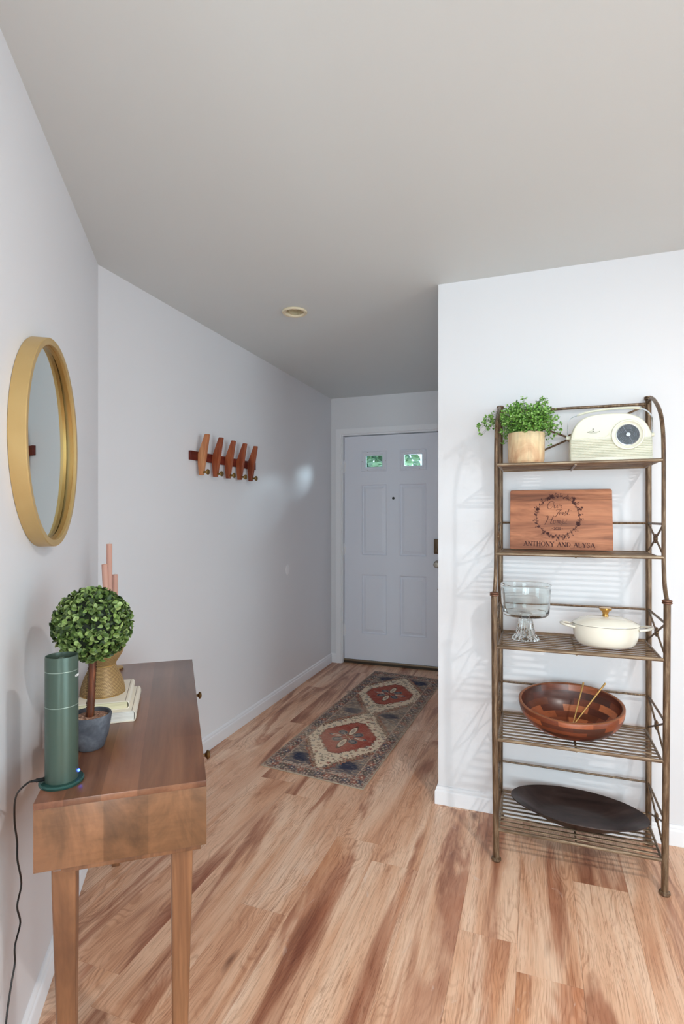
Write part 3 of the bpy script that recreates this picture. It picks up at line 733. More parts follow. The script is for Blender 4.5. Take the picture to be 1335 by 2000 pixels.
# ------------------------------------------------------------------ woven gold hourglass vase
vc = tb(.535, .275, TZ + .0552)
t = thing('woven_vase', 'woven gold wire hourglass vase standing on the cream books', 'vase', tuple(vc))
prof = [(.0625, 0.0), (.0615, .012), (.057, .032), (.0505, .050), (.043, .066), (.0365, .078), (.0345, .084), (.038, .092), (.046, .104), (.055, .12), (.061, .14), (.063, .16)]
sp = smooth_path([(r, 0, z) for r, z in prof], 6)
vs, fs, wc_ = [], [], []; seg = 132; rows = 44
L = [0]
for i in range(1, len(sp)): L.append(L[-1] + (sp[i] - sp[i - 1]).length)
for j in range(rows * 2 + 1):
    s = L[-1] * j / (rows * 2); i = max(k for k in range(len(L)) if L[k] <= s + 1e-9); i = min(i, len(sp) - 2); f = (s - L[i]) / (L[i + 1] - L[i]); p = sp[i].lerp(sp[i + 1], f)
    for k in range(seg):
        a = 2 * pi * k / seg; bmp = .0011 * (1 if ((k + j // 2) % 2) else -1) * (1 if j % 2 else .1)
        r = p.x + bmp; on = (k + j // 2) % 2; wc_.append(lin(206, 172, 120) if (j % 2 and on) else lin(168, 134, 88) if j % 2 else lin(112, 84, 50)); vs.append(vc + Vector((r * cos(a), r * sin(a), p.z)))
for j in range(rows * 2):
    for k in range(seg): fs.append((j * seg + k, j * seg + (k + 1) % seg, (j + 1) * seg + (k + 1) % seg, (j + 1) * seg + k))
q = B(); q.add(vs, fs); q.build('woven_body', M_WEAVE, t, smooth=60, fixn=False, cols=wc_)
for z, r in ((.001, .0625), (.084, .0352), (.16, .063)):
    B().tube([vc + Vector((r * cos(2 * pi * k / 48), r * sin(2 * pi * k / 48), z + .0002)) for k in range(49)], .0015, 6, False).build('wire_ring', M_GOLD, t)

# ------------------------------------------------------------------ three candles on brass holders
for (u, v, ztop, zb, r0, tilt, lab) in ((1.015, .288, 1.122, .885, .0105, 0, 'shortest pink taper candle, rightmost of the three behind the topiary'),
                                  (.955, .302, 1.243, .975, .0108, 0, 'tallest pink taper candle, middle of the three behind the topiary'),
                                  (.90, .300, 1.172, .92, .0112, .012, 'middle-height pink taper candle, leftmost of the three behind the topiary')):
    p = tb(u, v, TZ)
    hb = {1.015: 'brass candlestick with a disc foot under the shortest candle', .955: 'brass candlestick holding the tallest pink candle', .90: 'brass candlestick holding the leftmost pink candle'}[u]
    t = thing('candlestick', hb, 'candlestick', tuple(p), 0, 'brass candlesticks at the far end of the table')
    h = zb - TZ
    B().lathe([(.0001, 0), (.029, 0), (.0305, .003), (.028, .0055), (.007, .008), (.005, .016)], p, 32).build('foot', M_GOLD, t)
    B().lathe([(.005, .012), (.004, .03), (.004, h * .6), (.0075, h * .66), (.004, h * .72), (.0045, h - .012)], p, 20).build('shaft', M_GOLD, t)
    B().lathe([(.0045, h - .014), (.013, h - .01), (.014, h + .012), (.0125, h + .012), (.0118, h - .0005), (.0001, h - .0005)], p, 24).build('cup', M_GOLD, t)
    q0 = p + Vector((0, 0, h)); t2 = thing('taper_candle', lab, 'candle', tuple(q0), 0, 'pink taper candles')
    top = Vector((p.x, p.y, ztop)); off = side * tilt
    B().tube([q0, q0.lerp(top, .5) + off * .5, top + off], [r0, r0 * .98, r0 * .93], 20).build('wax', M_CANDLE, t2, smooth=50)
    B().tube([top + off, top + off + Vector((.0006, 0, .007))], .0009, 6).build('wick', M_WICK, t2)

# ------------------------------------------------------------------ rug
def rug():
    W, Ln = .60, 1.93; nx, ny = 260, 820
    xs = np.linspace(-W / 2, W / 2, nx); ys = np.linspace(-Ln / 2, Ln / 2, ny)
    X, Y = np.meshgrid(xs, ys); R = np.random.default_rng(5)
    def vn(fx, fy, seed):
        r = np.random.default_rng(seed); gx, gy = int(fx * W) + 3, int(fy * Ln) + 3; g = r.random((gy, gx))
        u = (X + W / 2) * fx; v = (Y + Ln / 2) * fy; i = u.astype(int); j = v.astype(int); a = u - i; b = v - j; a = a * a * (3 - 2 * a); b = b * b * (3 - 2 * b)
        return (g[j, i] * (1 - a) + g[j, i + 1] * a) * (1 - b) + (g[j + 1, i] * (1 - a) + g[j + 1, i + 1] * a) * b
    c = lambda *v: np.array(lin(*v)[:3])
    beige, red, redd, navy, taupe, slate_, brown = c(208, 190, 166), c(170, 92, 78), c(138, 64, 56), c(60, 64, 82), c(150, 134, 122), c(126, 120, 118), c(108, 86, 76)
    img = np.zeros((ny, nx, 3)); img[:] = taupe
    def put(mask, col, al=1.0):
        m = (mask * al)[..., None] if mask.dtype != bool else (mask.astype(float) * al)[..., None]
        img[:] = img * (1 - m) + np.asarray(col) * m
    jag = (np.round((vn(28, 28, 1)) * 3) / 3 - .5) * .03
    # field
    fx, fy = .222, .86
    field = (abs(X) < fx) & (abs(Y) < fy)
    put(field, c(150, 134, 122))
    YC = np.where(Y < 0, -.425, .435); DY = Y - YC
    st = lambda v, q: np.round(v / q) * q
    D = abs(st(X, .012)) / .285 + abs(st(DY, .012)) / .455 + jag * 1.2
    put(field & (D < 1.16), c(142, 92, 76))
    put(field & (D < 1.06), c(156, 132, 112))
    put(field & (D >= 1.2), slate_); 
    cen = np.exp(-((abs(X) - .135) / .07) ** 2) * np.maximum(np.exp(-(Y / .05) ** 2), np.exp(-((abs(Y) - .78) / .055) ** 2))
    put(field & (D >= 1.14), c(142, 120, 104), .8); put(field & (D >= 1.1) & (vn(60, 200, 71) > .52), brown, .55); put(field & (D >= 1.1) & (vn(70, 220, 72) > .55), c(104, 104, 108), .7); put(field & (D >= 1.1) & (vn(80, 120, 73) > .66), c(180, 160, 138), .6)
    put((field & (D >= 1.1)) * np.clip((cen * (.5 + vn(10, 60, 2) * .6 + vn(26, 140, 3) * .4) - .26) * 3.0, 0, 1), c(44, 50, 70), .95)
    put(field & (D < 1.0), beige)
    put(field & (abs(D - 1.0) < .018), c(110, 70, 58), .8)
    md0 = np.maximum(abs(X) / .168, abs(DY) / .235)
    # specks on the beige ground : scattered flowers
    rr = np.random.default_rng(9); cols = [navy, c(120, 74, 58), c(70, 74, 66), redd, c(96, 104, 108)]
    pts = []
    for gy in np.arange(-.86, .86, .041):
        for gx in np.arange(-.21, .22, .041):
            pts.append((gx + rr.uniform(-.014, .014) + (.026 if int(gy * 1000) // 41 % 2 else 0), gy + rr.uniform(-.014, .014)))
    for (px, py) in pts:
        yc = -.425 if py < 0 else .435
        m_in = abs(px) / .285 + abs(py - yc) / .455
        if m_in > 1.12: continue
        r_ = rr.uniform(.006, .0135); col = cols[rr.integers(0, 5)]
        ang = np.arctan2(Y - py, X - px); rad = np.hypot(X - px, Y - py)
        msk = (rad < r_ * (1 + .35 * np.cos(5 * ang)))
        put(msk & field, col, .75); put((rad < r_ * .4) & field, beige if rr.random() < .6 else red, .8)
        a = rr.uniform(0, 6.28); t_ = (X - px) * cos(a) + (Y - py) * sin(a); q_ = -(X - px) * sin(a) + (Y - py) * cos(a)
        put((abs(q_ - .008 * np.sin(t_ * 130)) < .0024) & (t_ > 0) & (t_ < .05) & field & (md0 > 1), c(84, 72, 60), .8)
    # red medallions
    ED = (abs(st(X, .009)) / .21 + abs(st(DY, .012)) / .275)
    jag2 = .04 * np.sign(np.sin(DY * 150)) * (abs(X) > .02)
    md = (np.maximum(np.maximum(ED, abs(X) / .168), abs(DY) / .235) + jag2 * .5) 
    put(md < 1.0, c(150, 78, 66)); put((md < 1.0) & (vn(40, 14, 12) > .6), redd, .5); put((abs(md - 1.0) < .022), c(96, 44, 40), .8)
    put((md < .95) & (np.sin(X * 260) * np.sin(DY * 260) > .82) , c(178, 110, 88), .6)
    def petal(a, r0, r1, w, col, edge=navy, fill=None):
        t_ = X * sin(a) + DY * cos(a); q_ = X * cos(a) - DY * sin(a); m_ = (r0 + r1) / 2; h = (r1 - r0) / 2
        e = ((t_ - m_) / h) ** 2 + (q_ / w) ** 2
        put(e < 1.0, edge, .95); put(e < .68, col, .95)
        if fill is not None: put(e < .22, fill, .9)
    for a in (45, 135, 225, 315): petal(radians(a), .038, .108, .029, navy, c(120, 116, 104), slate_)
    for a in (90, 270): petal(radians(a), .035, .125, .016, beige, navy, red)
    for a in (0, 180): petal(radians(a), .02, .165, .022, beige, c(70, 70, 66), taupe)
    put((abs(X) < .03) & (abs(DY) < .03), redd); put((np.abs(abs(X) - abs(DY)) < .0025) & (abs(X) < .04), beige); put((abs(X) < .012) & (abs(DY) < .012), c(150, 110, 80))
    for sx in (-.11, .11):
        put((np.hypot(X - sx, DY) < .011), navy, .7)
    for sy in (-.165, .165):
        put((np.hypot(X, DY - sy) < .012), c(90, 60, 52), .8)
    # border: guard lines + rosettes
    bx = W / 2 - abs(X); by = Ln / 2 - abs(Y); bd = np.minimum(bx, by)
    bm_ = ~field
    put(bm_, c(168, 150, 136))
    put(bm_ & (vn(90, 90, 21) > .55), c(96, 86, 84), .8); put(bm_ & (vn(110, 110, 22) > .68), c(140, 84, 72), .7)
    for lo_, hi_, col in ((.012, .0145, brown), (.026, .028, navy), (.066, .0685, brown), (.076, .0785, beige)): put(bm_ & (bd > lo_) & (bd < hi_), col, .8)
    tang = np.where(bx < by, Y, X)
    per = .052; k = np.floor(tang / per); tt = (tang - (k + .5) * per); q_ = bd - .047
    rad = np.hypot(tt, q_); ang = np.arctan2(q_, tt)
    put(bm_ & (rad < .018 * (1 + .3 * np.cos(6 * ang))), np.where((k % 3 == 0)[..., None], navy, np.where((k % 3 == 1)[..., None], c(136, 76, 62), c(72, 66, 62))), .8)
    put(bm_ & (rad < .006), beige, .8)
    put(bm_ & (abs(abs(tt) - .026) < .003) & (abs(q_) < .012), c(70, 62, 58), .8)
    per2 = .017; t2 = np.abs(((tang / per2) % 1) - .5)
    put(bm_ & (bd > .003) & (bd < .011) & (t2 < .2), brown, .7); put(bm_ & (bd > .016) & (bd < .025) & (t2 > .26), c(70, 66, 70), .75)
    put(bm_ & (bd > .0695) & (bd < .076) & (t2 < .25), redd, .7)
    # end bands: navy worn zones
    endz = (abs(Y) > .72) & field & (D > 1.1)
    put(endz & (vn(30, 90, 31) > .6), navy, .5)
    # distress: cross-grain abrasion
    ab = vn(30, 240, 41) * .5 + vn(90, 400, 42) * .5
    img[:] = img * (1 - .35 * np.clip(ab - .45, 0, 1)[..., None]) + np.array(beige) * (.30 * np.clip(ab - .55, 0, 1))[..., None] * 2
    lz = np.clip(vn(4, 4, 43) - .5, 0, 1)[..., None]; img[:] = img * (1 - lz * .5) + beige * lz * .5
    img *= 1.22 * (.88 + .24 * R.random((ny, nx, 1)))
    img[(bd < .004)] = c(176, 160, 140)
    ca, sa = cos(radians(-2.5)), sin(radians(-2.5)); th = .0055
    Z = th + .0006 * vn(9, 7, 51) - .002 * np.clip(1 - bd / .006, 0, 1)
    cx, cy = -1.055, 3.545
    # slight shear so that the near and far hems sit as in the photo
    Xs = X; Ys = Y - .04 * X / W
    V = np.stack([cx + Xs * ca - Ys * sa, cy + Xs * sa + Ys * ca, Z], -1).reshape(-1, 3)
    idx = np.arange(nx * ny).reshape(ny, nx)
    F = np.stack([idx[:-1, :-1], idx[:-1, 1:], idx[1:, 1:], idx[1:, :-1]], -1).reshape(-1, 4)
    t = thing('runner_rug', 'faded oriental runner rug with two red medallions by the door', 'rug', (cx, cy, 0), radians(-2.5))
    me = bpy.data.meshes.new('pile'); Mi = wmat(t).inverted(); Mr = np.array(Mi)
    V4 = np.c_[V, np.ones(len(V))] @ Mr.T
    me.vertices.add(len(V)); me.vertices.foreach_set('co', V4[:, :3].ravel()); nf = len(F)
    me.loops.add(nf * 4); me.loops.foreach_set('vertex_index', F.ravel().astype(np.int32)); me.polygons.add(nf); me.polygons.foreach_set('loop_start', np.arange(0, nf * 4, 4, dtype=np.int32))
    me.update(calc_edges=True); me.validate()
    at = me.color_attributes.new('Col', 'FLOAT_COLOR', 'POINT'); at.data.foreach_set('color', np.c_[img.reshape(-1, 3), np.ones(nx * ny)].astype(np.float32).ravel())
    me.materials.append(M_RUG); o = bpy.data.objects.new('pile', me); COL.objects.link(o); o.parent = t
    # bound edge
    P = [(-W / 2, -Ln / 2), (W / 2, -Ln / 2), (W / 2, Ln / 2), (-W / 2, Ln / 2), (-W / 2, -Ln / 2)]
    path = []
    for a_, b_ in zip(P[:-1], P[1:]):
        for k in range(20):
            x = a_[0] + (b_[0] - a_[0]) * k / 20; y = a_[1] + (b_[1] - a_[1]) * k / 20; y -= .04 * x / W
            path.append((cx + x * ca - y * sa, cy + x * sa + y * ca, .0026))
    path.append(path[0]); B().tube(path, .0024, 8, False).build('binding', M_RUGEDGE, t)
rug()

# ------------------------------------------------------------------ baker's rack
RX0, RX1, RY0, RY1 = -.148, .437, 2.204, 2.522
t = thing('bakers_rack', 'tall aged metal shelf rack with five slatted shelves against the wall', 'shelf rack', ((RX0 + RX1) / 2, (RY0 + RY1) / 2, 0))
RACK = t
def cap_prof(s=1.0): return [(.0001, -.004), (.013 * s, -.004), (.0165 * s, -.002), (.0165 * s, .002), (.014 * s, .004), (.0165 * s, .0055), (.0165 * s, .009), (.012 * s, .012), (.0001, .012)]
for x in (RX0, RX1):
    sx = -1 if x == RX0 else 1
    # rear post, with its foot and cap
    p = B().tube([(x, RY1, .008), (x + .001, RY1, .9), (x, RY1, 1.825)], .0115, 14).build('rear_post', M_RACK, t)
    B().lathe([(.0001, 0), (.016, .0), (.019, .005), (.018, .011), (.012, .015)], (x, RY1, 0.0003), 24).build('foot', M_RACK, p)
    B().lathe(cap_prof(), (x, RY1, 1.827), 24).build('cap', M_RACK, p)
    p = B().tube([(x + sx * -.004, RY0, .008), (x + sx * .001, RY0, .5), (x + sx * .004, RY0, 1.035)], .0118, 14).build('front_post', M_RACK, t)
    B().lathe([(.0001, 0), (.016, .0), (.019, .005), (.018, .011), (.012, .015)], (x - sx * .004, RY0, .0003), 24).build('foot', M_RACK, p)
    c = B().lathe(cap_prof(1.02), (x + sx * .004, RY0, 1.038), 24).build('cap', M_COPPER, p); tag(c, 'reddish cap')
    # bowed front rod from the top of the rear post down to the front post
    bow = [(x, RY1 - .008, 1.812), (x, 2.46, 1.818), (x, 2.385, 1.79), (x, 2.30, 1.735), (x, 2.255, 1.665), (x, 2.24, 1.56), (x, 2.24, 1.40), (x, 2.241, 1.21), (x + sx * .001, 2.236, 1.12), (x + sx * .002, 2.222, 1.075), (x + sx * .004, RY0 + .004, 1.048)]
    B().tube(smooth_path(bow, 5), .0072, 10).build('bowed_rod', M_RACK, t)
SH = [(.122, RY0), (.473, RY0), (.835, RY0), (1.197, 2.24), (1.55, 2.24)]
RAIL = [.254, .61, .964, 1.318]
for i, (z, yf) in enumerate(SH):
    b = B(); b.tube([(RX0, yf, z), (RX1, yf, z)], .0068, 10); b.tube([(RX0, RY1, z), (RX1, RY1, z)], .0062, 10)
    for x in (RX0 + .012, RX1 - .012):
        xx = RX0 if x < 0.1 else RX1
        b.tube([(x, yf + .004, z - .001), (x, RY1 - .006, z - .001)], .005, 8)
    b.tube([((RX0 + RX1) / 2, yf, z - .006), ((RX0 + RX1) / 2, RY1, z - .006)], .0042, 8)
    sh = b.build('shelf', M_SLAT, t)
    ns = 9 if i < 3 else 8
    for k in range(1, ns + 1):
        y = yf + (RY1 - yf) * k / (ns + 1)
        B().tube([(RX0 + .013, y, z), (RX1 - .013, y, z)], .0062, 8, flat=.45).build('slat', M_SLAT, sh)
for i, z in enumerate(RAIL):
    B().tube([(RX0, RY1, z), (RX1, RY1, z)], .0045, 8).build('rear_rail', M_RACK, t)
    yf = RY0 if i < 3 else 2.24; zs = SH[i][0] if i < 3 else SH[3][0]
    zlo = (zs if i else zs) + .006
    if i < 3: zlo = SH[i][0] + .008
    for x in (RX0, RX1):
        b = B(); b.tube([(x, RY1, z), (x, yf, z)], .0045, 8)
        b.build('side_rail', M_RACK, t)
        b = B(); b.tube([(x, RY1, z), (x, yf, zlo)], .0038, 8); b.tube([(x, RY1, zlo), (x, yf, z)], .0038, 8)
        cr = b.build('cross_brace', M_RACK, t)
        cy_, cz_ = (RY1 + yf) / 2, (z + zlo) / 2
        B().tube([(x, cy_ + .0135 * cos(2 * pi * k / 20), cz_ + .0135 * sin(2 * pi * k / 20)) for k in range(21)], .0055, 8, False).build('ring', M_RINGM, cr)
B().tube([(RX0, RY1, 1.808), ((RX0 + RX1) / 2, RY1, 1.81), (RX1, RY1, 1.808)], .0062, 10).build('top_rail', M_RACK, t)
b = B(); b.tube([(RX0, RY1 + .002, 1.805), (RX1, RY1 + .002, 1.556)], .0042, 8); b.tube([(RX0, RY1 - .002, 1.556), (RX1, RY1 - .002, 1.805)], .0042, 8); xb = b.build('back_cross', M_RACK, t)
B().tube([((RX0 + RX1) / 2 + .0135 * cos(2 * pi * k / 20), RY1, 1.681 + .0135 * sin(2 * pi * k / 20)) for k in range(21)], .0055, 8, False).build('ring', M_RINGM, xb)
TOP = {i: SH[i][0] + .0068 for i in range(5)}      # things stand on the front bar / slats

# ------------------------------------------------------------------ fern in pale wooden pot (top shelf)
sz = SH[4][0] + .0058
fc = Vector((-.036, 2.365, sz))
t = thing('potted_fern', 'green maidenhair fern in a pale wooden pot on the top shelf', 'plant', tuple(fc))
B().lathe([(.0001, 0), (.060, 0), (.0665, .006), (.0705, .02), (.071, .024), (.072, .06), (.0725, .128), (.071, .132), (.066, .132), (.064, .11)], fc, 44).build('pot', M_POTW, t)
B().lathe([(.0001, .118), (.064, .115)], fc, 24).build('soil', N('soil', lin(38, 30, 24), .9).m, t)
rng = np.random.default_rng(21); st = B(); LV = []; LN = []
for i in range(230):
    az = rng.uniform(0, 2 * pi); rise = rng.uniform(.035, .125); reach = rng.uniform(.02, .125) 
    if i % 3 == 0: reach *= .55; rise += .02
    if cos(az) < -.7 and i % 5 == 0: reach = .16; rise = .09
    dx, dy = cos(az), sin(az)
    if fc.y + dy * reach > 2.50: reach = max(.01, (2.50 - fc.y) / max(dy, .01) * .9)
    if dx > 0: reach = min(reach, .098 / max(dx, .05))
    st0 = fc + Vector((dx * .03, dy * .03, .118)); pts = []
    droop = rng.uniform(0, .06) if reach > .06 else rng.uniform(0, .02)
    for k in range(7):
        f = k / 6; pts.append(st0 + Vector((dx * reach * f, dy * reach * f, rise * sin(f * 2.1) * 1.05 - droop * f * f)))
    st.tube(pts, [.0007, .0006, .0006, .0005, .0005, .0004, .0003], 4)
    for k in range(1, 7):
        for sgn in (-1, 1):
            base = pts[k]; ln = rng.uniform(.01, .026) * (1.1 - .6 * k / 6); a2 = az + sgn * rng.uniform(.6, 1.3)
            tip = base + Vector((cos(a2) * ln, sin(a2) * ln, rng.uniform(-.004, .012)))
            if tip.y > 2.505 or tip.x > .105: continue
            st.tube([base, tip], .0003, 3)
            for q in range(3):
                c = base.lerp(tip, (q + 1) / 3) + Vector(rng.uniform(-.003, .003, 3))
                if abs(c.x - RX0) < .015 and (c.y > 2.5 or 2.23 < c.y < 2.41): continue
                LV.append(tuple(c)); LN.append((rng.normal() * .6, -.4 + rng.normal() * .6, .6 + rng.normal() * .4))
st.build('stems', N('fern_stem', lin(70, 84, 44), .6).m, t, kind='stuff', smooth=0)
FG = np.array([lin(104, 158, 56)[:3], lin(124, 174, 74)[:3], lin(146, 192, 100)[:3], lin(78, 128, 44)[:3], lin(164, 204, 122)[:3]])
V, F, C = leafcloud(rng, np.array(LV), rng.uniform(.0058, .0095, len(LV)), FG, np.array(LN), .1, .95)
q = B(); q.v = [tuple(v) for v in V]; q.f = F; q.build('leaflets', M_LEAF, t, kind='stuff', smooth=0, fixn=False, cols=C)

# ------------------------------------------------------------------ cream radio (top shelf)
def radio():
    X0, X1 = .127, .418; W = X1 - X0; Z0 = sz + .0005; H = .188; YF = 2.315; YK = 2.405
    t = thing('vintage_radio', 'cream retro radio with a round dial and carrying handle on the top shelf', 'radio', ((X0 + X1) / 2, (YF + YK) / 2, Z0))
    ol = [(.035, 0), (.965, 0), (.99, .012), (1, .06), (1.0, .33), (.985, .53), (.955, .67), (.91, .79), (.85, .88), (.77, .945), (.68, .985), (.5, 1.0), (.36, .995), (.25, .97), (.165, .92), (.1, .84), (.055, .74), (.025, .62), (.005, .47), (.0, .3), (.004, .06), (.012, .012)]
    P = [(p.x, p.y) for p in smooth_path([(a, b, 0) for a, b in ol], 4, True)]
    cxn, czn = .5, .5
    fn = lambda a, b, y, s=1.0: Vector((X0 + W * (cxn + (a - cxn) * s), y, Z0 + H * max(0, (czn + (b - czn) * s)) + (0)))
    b = B(); n = len(P); lv = [(YF + .004, .965), (YF, .95)]
    rows = [(YF, .95), (YF + .002, .975), (YF + .008, .995), (YF + .016, 1.0), (YK - .012, 1.0), (YK - .004, .985), (YK, .95)]
    vs = [fn(a, c, y, s) for (y, s) in rows for a, c in P]
    zmin = min(v.z for v in vs); 
    fs = [tuple(range(n)), tuple(range((len(rows) - 1) * n, len(rows) * n))]
    for i in range(len(rows) - 1):
        for k in range(n): fs.append((i * n + k, i * n + (k + 1) % n, (i + 1) * n + (k + 1) % n, (i + 1) * n + k))
    b.add(vs, fs).build('case', M_RADIO, t, smooth=30)
    # ribbed lower front: 11 rounded ribs
    def xlim(zr):
        xs = [a for a, c in P if abs(c - zr) < .035]; return min(xs), max(xs)
    for k in range(11):
        zr = .115 + k * .0335; a, c = xlim(zr); 
        B().tube([(X0 + W * (a + .022), YF + .001, Z0 + H * zr), (X0 + W * (a + .03), YF - .0012, Z0 + H * zr), (X0 + W * (c - .03), YF - .0012, Z0 + H * zr), (X0 + W * (c - .022), YF + .001, Z0 + H * zr)], .0029, 8).build('rib', M_RADIO, t)
    b = B(); b.box((X0 + W * .012, YF - .0004, Z0 + H * .1), (X0 + W * .985, YF + .001, Z0 + H * .475)); b.build('grille_ground', M_RADIO_D, t)
    # step line that dips before the dial
    line = [(.02, .50), (.3, .505), (.42, .51), (.46, .53), (.485, .565)]
    B().tube([(X0 + W * a, YF - .0005, Z0 + H * c) for a, c in line], .0016, 6).build('step_line', M_RADIO, t)
    dcx, dcz = X0 + W * .703, Z0 + H * .535; M = Matrix.Rotation(radians(90), 4, 'X')
    c = (dcx, YF, dcz)
    d = B().lathe([(.0575, -.001), (.0575, .006), (.0555, .009), (.052, .009), (.047, .005), (.041, .003), (.0001, .003)], c, 56, M=M).build('dial_surround', M_RADIO, t)
    B().lathe([(.041, .0035), (.0405, .0065), (.038, .007), (.0375, .0045)], c, 48, M=M).build('chrome_ring', M_CHROME, d)
    B().lathe([(.0001, .0048), (.038, .0048)], c, 48, M=M).build('dial_face', M_DIAL, d, smooth=0)
    b = B()
    yy = YF - .0052
    for r in (.0345, .029, .0235, .0175):
        for q in range(5 if r > .02 else 3):
            a0 = q * 2 * pi / 5 + .2 + r * 30; b.tube([(dcx + r * cos(a0 + k * .1), yy, dcz + r * sin(a0 + k * .1)) for k in range(8)], .00035, 4)
    rr = random.Random(2)
    for q in range(40):
        a = 2 * pi * q / 40; b.tube([(dcx + .0315 * cos(a), yy, dcz + .0315 * sin(a)), (dcx + .0335 * cos(a), yy, dcz + .0335 * sin(a))], .0003, 4)
    for q in range(26):
        a = rr.uniform(0, 6.28); r = rr.choice([.0232, .0182, .013]); b.tube([(dcx + r * cos(a), yy, dcz + r * sin(a)), (dcx + (r + .0012) * cos(a + .08), yy, dcz + (r + .0012) * sin(a + .08))], .0004, 4)
    for a in (radians(118), radians(-62)): b.tube([(dcx + .008 * cos(a), yy, dcz + .008 * sin(a)), (dcx + .037 * cos(a), yy, dcz + .037 * sin(a))], .0008, 4)
    b.build('dial_print', M_DIALP, d)
    B().lathe([(.009, .0045), (.009, .010), (.0075, .0125), (.0001, .0125)], c, 24, M=M).build('tuning_knob', M_CHROME, d)
    # handle: cream grip on two chrome stirrups
    g = smooth_path([(X0 + W * .10, 2.36, Z0 + H * 1.025), (X0 + W * .25, 2.36, Z0 + H * 1.085), (X0 + W * .5, 2.36, Z0 + H * 1.125), (X0 + W * .75, 2.36, Z0 + H * 1.125), (X0 + W * .89, 2.36, Z0 + H * 1.10)], 5)
    h = B().tube(g, [.005] * 2 + [.006] * (len(g) - 4) + [.005] * 2, 12, flat=.75).build('handle', M_RADIO, t)
    for q in (-.005, .005):
        B().tube(smooth_path([(X0 + W * .12, 2.36 + q, Z0 + H * 1.035), (X0 + W * .03, 2.36 + q, Z0 + H * .98), (X0 - .003, 2.36 + q, Z0 + H * .87), (X0 - .005, 2.36 + q, Z0 + H * .52)], 4), .0013, 6).build('chrome_bar', M_CHROME, h)
        B().tube(smooth_path([(X0 + W * .87, 2.36 + q, Z0 + H * 1.105), (X0 + W * .96, 2.36 + q, Z0 + H * 1.03), (X1 + .004, 2.36 + q, Z0 + H * .88), (X1 + .005, 2.36 + q, Z0 + H * .58)], 4), .0013, 6).build('chrome_bar', M_CHROME, h)
    for x, s_ in ((X0, -1), (X1, 1)):
        B().tube([(x - s_ * .004, 2.36, Z0 + H * .55), (x + s_ * .009, 2.36, Z0 + H * .55), (x + s_ * .0105, 2.36, Z0 + H * .55)], [.008, .008, .0065], 16).build('pivot_knob', M_RADIO, t)
    # small crest and script line
    b = B(); cx = X0 + W * .29; cz = Z0 + H * .62; y = YF - .0004
    for k in range(8): a = 2 * pi * k / 8; b.tube([(cx + .0008 * cos(a), y, cz + .012 + .0008 * sin(a)), (cx + .003 * cos(a), y, cz + .012 + .003 * sin(a))], .0004, 4)
    scr = [(-.0225, 0), (-.02, .002), (-.018, -.001), (-.016, .0025), (-.0145, -.001), (-.0115, .001), (-.0095, -.001), (-.0065, .0005), (-.004, -.001), (-.001, .004), (.001, .0055), (0, -.001), (.003, .003), (.0045, -.001), (.0065, .001), (.009, -.001), (.011, .001), (.0135, -.001), (.016, .0012), (.018, -.0005), (.0225, .003), (.0245, .003)]
    b.tube(smooth_path([(cx + a, y, cz + c) for a, c in scr], 3), .0006, 4); b.tube([(cx - .015, y, cz + .0045), (cx + .0, y, cz + .005)], .0004, 4)
    for k in range(15): b.tube([(cx - .014 + .0019 * k, y, cz - .0052), (cx - .0132 + .0019 * k, y, cz - .004)], .00035, 4)
    b.build('script_emblem', M_INK, t)
radio()

